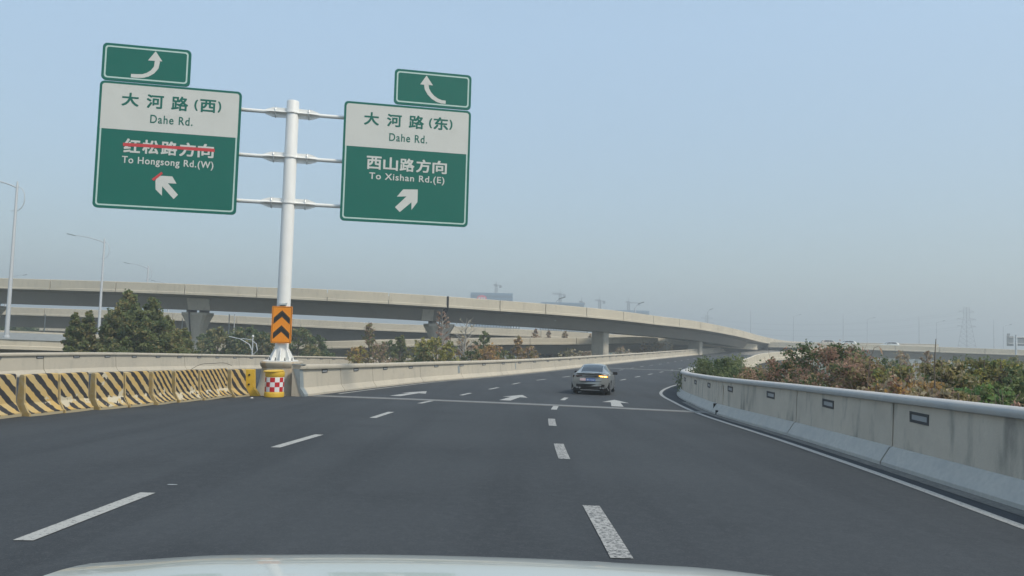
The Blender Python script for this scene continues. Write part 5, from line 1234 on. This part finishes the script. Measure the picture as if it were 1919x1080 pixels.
def lattice(mb, w0, w1, H, nseg, r):
    for sx in (-1, 1):
        for sy in (-1, 1): mb.tube([(sx*w0, sy*w0, 0), (sx*w1, sy*w1, H)], r, 4)
    for k in range(nseg):
        u0, u1 = k/nseg, (k+1)/nseg; a = w0+(w1-w0)*u0; b = w0+(w1-w0)*u1
        for sy in (-1, 1):
            mb.tube([(-a, sy*a, H*u0), (b, sy*b, H*u1)], r*.6, 3); mb.tube([(a, sy*a, H*u0), (-b, sy*b, H*u1)], r*.6, 3); mb.tube([(-b, sy*b, H*u1), (b, sy*b, H*u1)], r*.6, 3)
            mb.tube([(sy*a, -a, H*u0), (sy*b, b, H*u1)], r*.6, 3)
def crane(px, pyt, Y, jl, cl, rz, label):
    p = at(px, pyt, Y); H = p.z; t = empty('tower_crane', (p.x, p.y, 0), rz, label, 'crane', 'tower cranes beyond the flyover')
    q = MB(); lattice(q, 1.1, 1.1, H, 18, .28); q.build('mast', M_['crane'], t)
    q = MB(); q.box((0, 0, H+1), (2.2, 2.2, 2)); q.build('slewing_unit', M_['crane'], t)
    q = MB(); q.tube([(0, 0, H+.5), (-jl, 0, H+1.5)], .35, 4); q.tube([(0, 0, H+2.2), (-jl, 0, H+2.2)], .3, 4)
    for k in range(12): q.tube([(-jl*k/12, 0, H+.9), (-jl*(k+.5)/12, 0, H+2.2), (-jl*(k+1)/12, 0, H+.9)], .15, 3)
    q.build('jib', M_['crane'], t); q = MB(); q.tube([(0, 0, H+1), (cl, 0, H+1)], .5, 4); q.build('counter_jib', M_['crane'], t)
    q = MB(); q.box((cl-.8, 0, H-.3), (2.6, 1.6, 2.6)); q.build('counterweight', M_['crane'], t)
    q = MB(); q.tube([(0, 0, H+2), (0, 0, H+6)], .3, 4); q.build('apex', M_['crane'], t)
crane(930, 536, 760, 2.5, 5, R(0), 'tower crane above the blue building with the logo')
crane(1050, 555, 760, 8, 5, R(4), 'tower crane with long jib above the second blue block')
crane(1090, 570, 700, 3, 3, R(30), 'small far tower crane at the right end of the second block')
crane(1124, 567, 760, 5, 5, R(0), 'faint tower crane between second and third block')
crane(1178, 570, 800, 3, 12, R(0), 'faintest tower crane above the third block')
def pylon(px, pyt, Y, label, half):
    p = at(px, pyt, Y); H = p.z; t = empty('pylon', (p.x, p.y, 0), R(12), label, 'pylon')
    q = MB(); lattice(q, half, half*.28, H*.80, 9, .17); q.build('tower_legs', M_['crane'], t)
    q = MB(); lattice(q, half*.28, half*.26, H*.2, 4, .15); q.v = [(x, y, z+H*.80) for x, y, z in q.v]; q.build('tower_head', M_['crane'], t)
    for zz, ww in ((.62, 7.5), (.755, 7.5), (.90, 6)):
        for sx in (-1, 1):
            q = MB(); ww_ = ww; ww = ww_*1.25; q.tube([(sx*half*.4, 0, H*zz), (sx*ww, 0, H*zz+1.0)], .18, 4); q.tube([(sx*half*.4, 0, H*zz+1.8), (sx*ww, 0, H*zz+1.0)], .14, 4); q.tube([(sx*ww, 0, H*zz+1), (sx*ww, 0, H*zz-.7)], .12, 4); q.build('cross_arm', M_['crane'], t); ww = ww_
    return p
pa = pylon(1811, 577, 640, 'tall lattice electricity pylon on the right horizon', 6.0)
pb = pylon(1325, 592, 900, 'faint distant electricity pylon above the flyover end', 6)
for k, (zz, ww) in enumerate(((.62, 7.5), (.755, 7.5), (.90, 6))):
    for sx in (-1, 1):
        q = MB(); pts = []
        A = Vector((pa.x+sx*ww, pa.y, pa.z*zz)); B = Vector((pb.x+sx*ww, pb.y, pb.z*zz))
        for i in range(25):
            u = i/24; v = A.lerp(B, u); v.z -= 18*4*u*(1-u)*.5; pts.append(v)
        q.tube(pts, .045, 3); o = q.build('power_line', M_['crane'], origin=tuple(A)); tag(o, ('left' if sx < 0 else 'right')+' power cable on the '+('lowest', 'middle', 'highest')[k]+' arm of the tall pylon', 'power line', 'power cables strung from the tall pylon')

# backs of road signs at the right edge
p = at(1904, 655, 168); t = empty('road_sign', (p.x, p.y, CZ-1.2), 0, 'grey backs of two direction boards on one post at the right edge', 'road sign')
q = MB(); q.lathe([(.2, 0), (.17, 4.6)], 10); q.build('pole', M_['lamp'], t)
q = MB(); q.tube([(-1.6, 0, 2.6), (2.6, 0, 2.6)], .07, 6); q.tube([(-1.6, 0, 4.0), (2.6, 0, 4.0)], .07, 6); q.build('arm', M_['lamp'], t)
for x0, x1, z0, z1 in ((-1.95, -.45, 2.0, 4.3), (.5, 2.6, 2.1, 4.1)):
    b_ = MB(); b_.box(((x0+x1)/2, .15, (z0+z1)/2), (x1-x0, .06, z1-z0)); bo = b_.build('sign_board', M_['alum'], t)
    for k in range(7):
        q = MB(); q.box(((x0+x1)/2, .10, z0+(z1-z0)*(k+.5)/7), (x1-x0-.05, .05, .05)); q.build('back_rail', M_['plate_grey'], bo)
b_ = MB(); b_.box((-1.55, .15, 4.56), (.7, .06, .5)); b_.build('sign_board', M_['alum'], t)

# ------------------------------------------------------------------ haze
hb = MB(); hb.box((0, 1100, 34.5), (3400, 2800, 71)); 
hm = bpy.data.materials.new('haze_air'); hm.use_nodes = True; hn = hm.node_tree; hn.nodes.remove(hn.nodes['Principled BSDF'])
pv = hn.nodes.new('ShaderNodeVolumePrincipled'); pv.inputs['Color'].default_value = (.93, 1.0, 1.0, 1); pv.inputs['Density'].default_value = .0016; pv.inputs['Anisotropy'].default_value = .2
hn.links.new(pv.outputs[0], hn.nodes['Material Output'].inputs['Volume'])
o = hb.build('haze', hm); tag(o, kind='stuff')
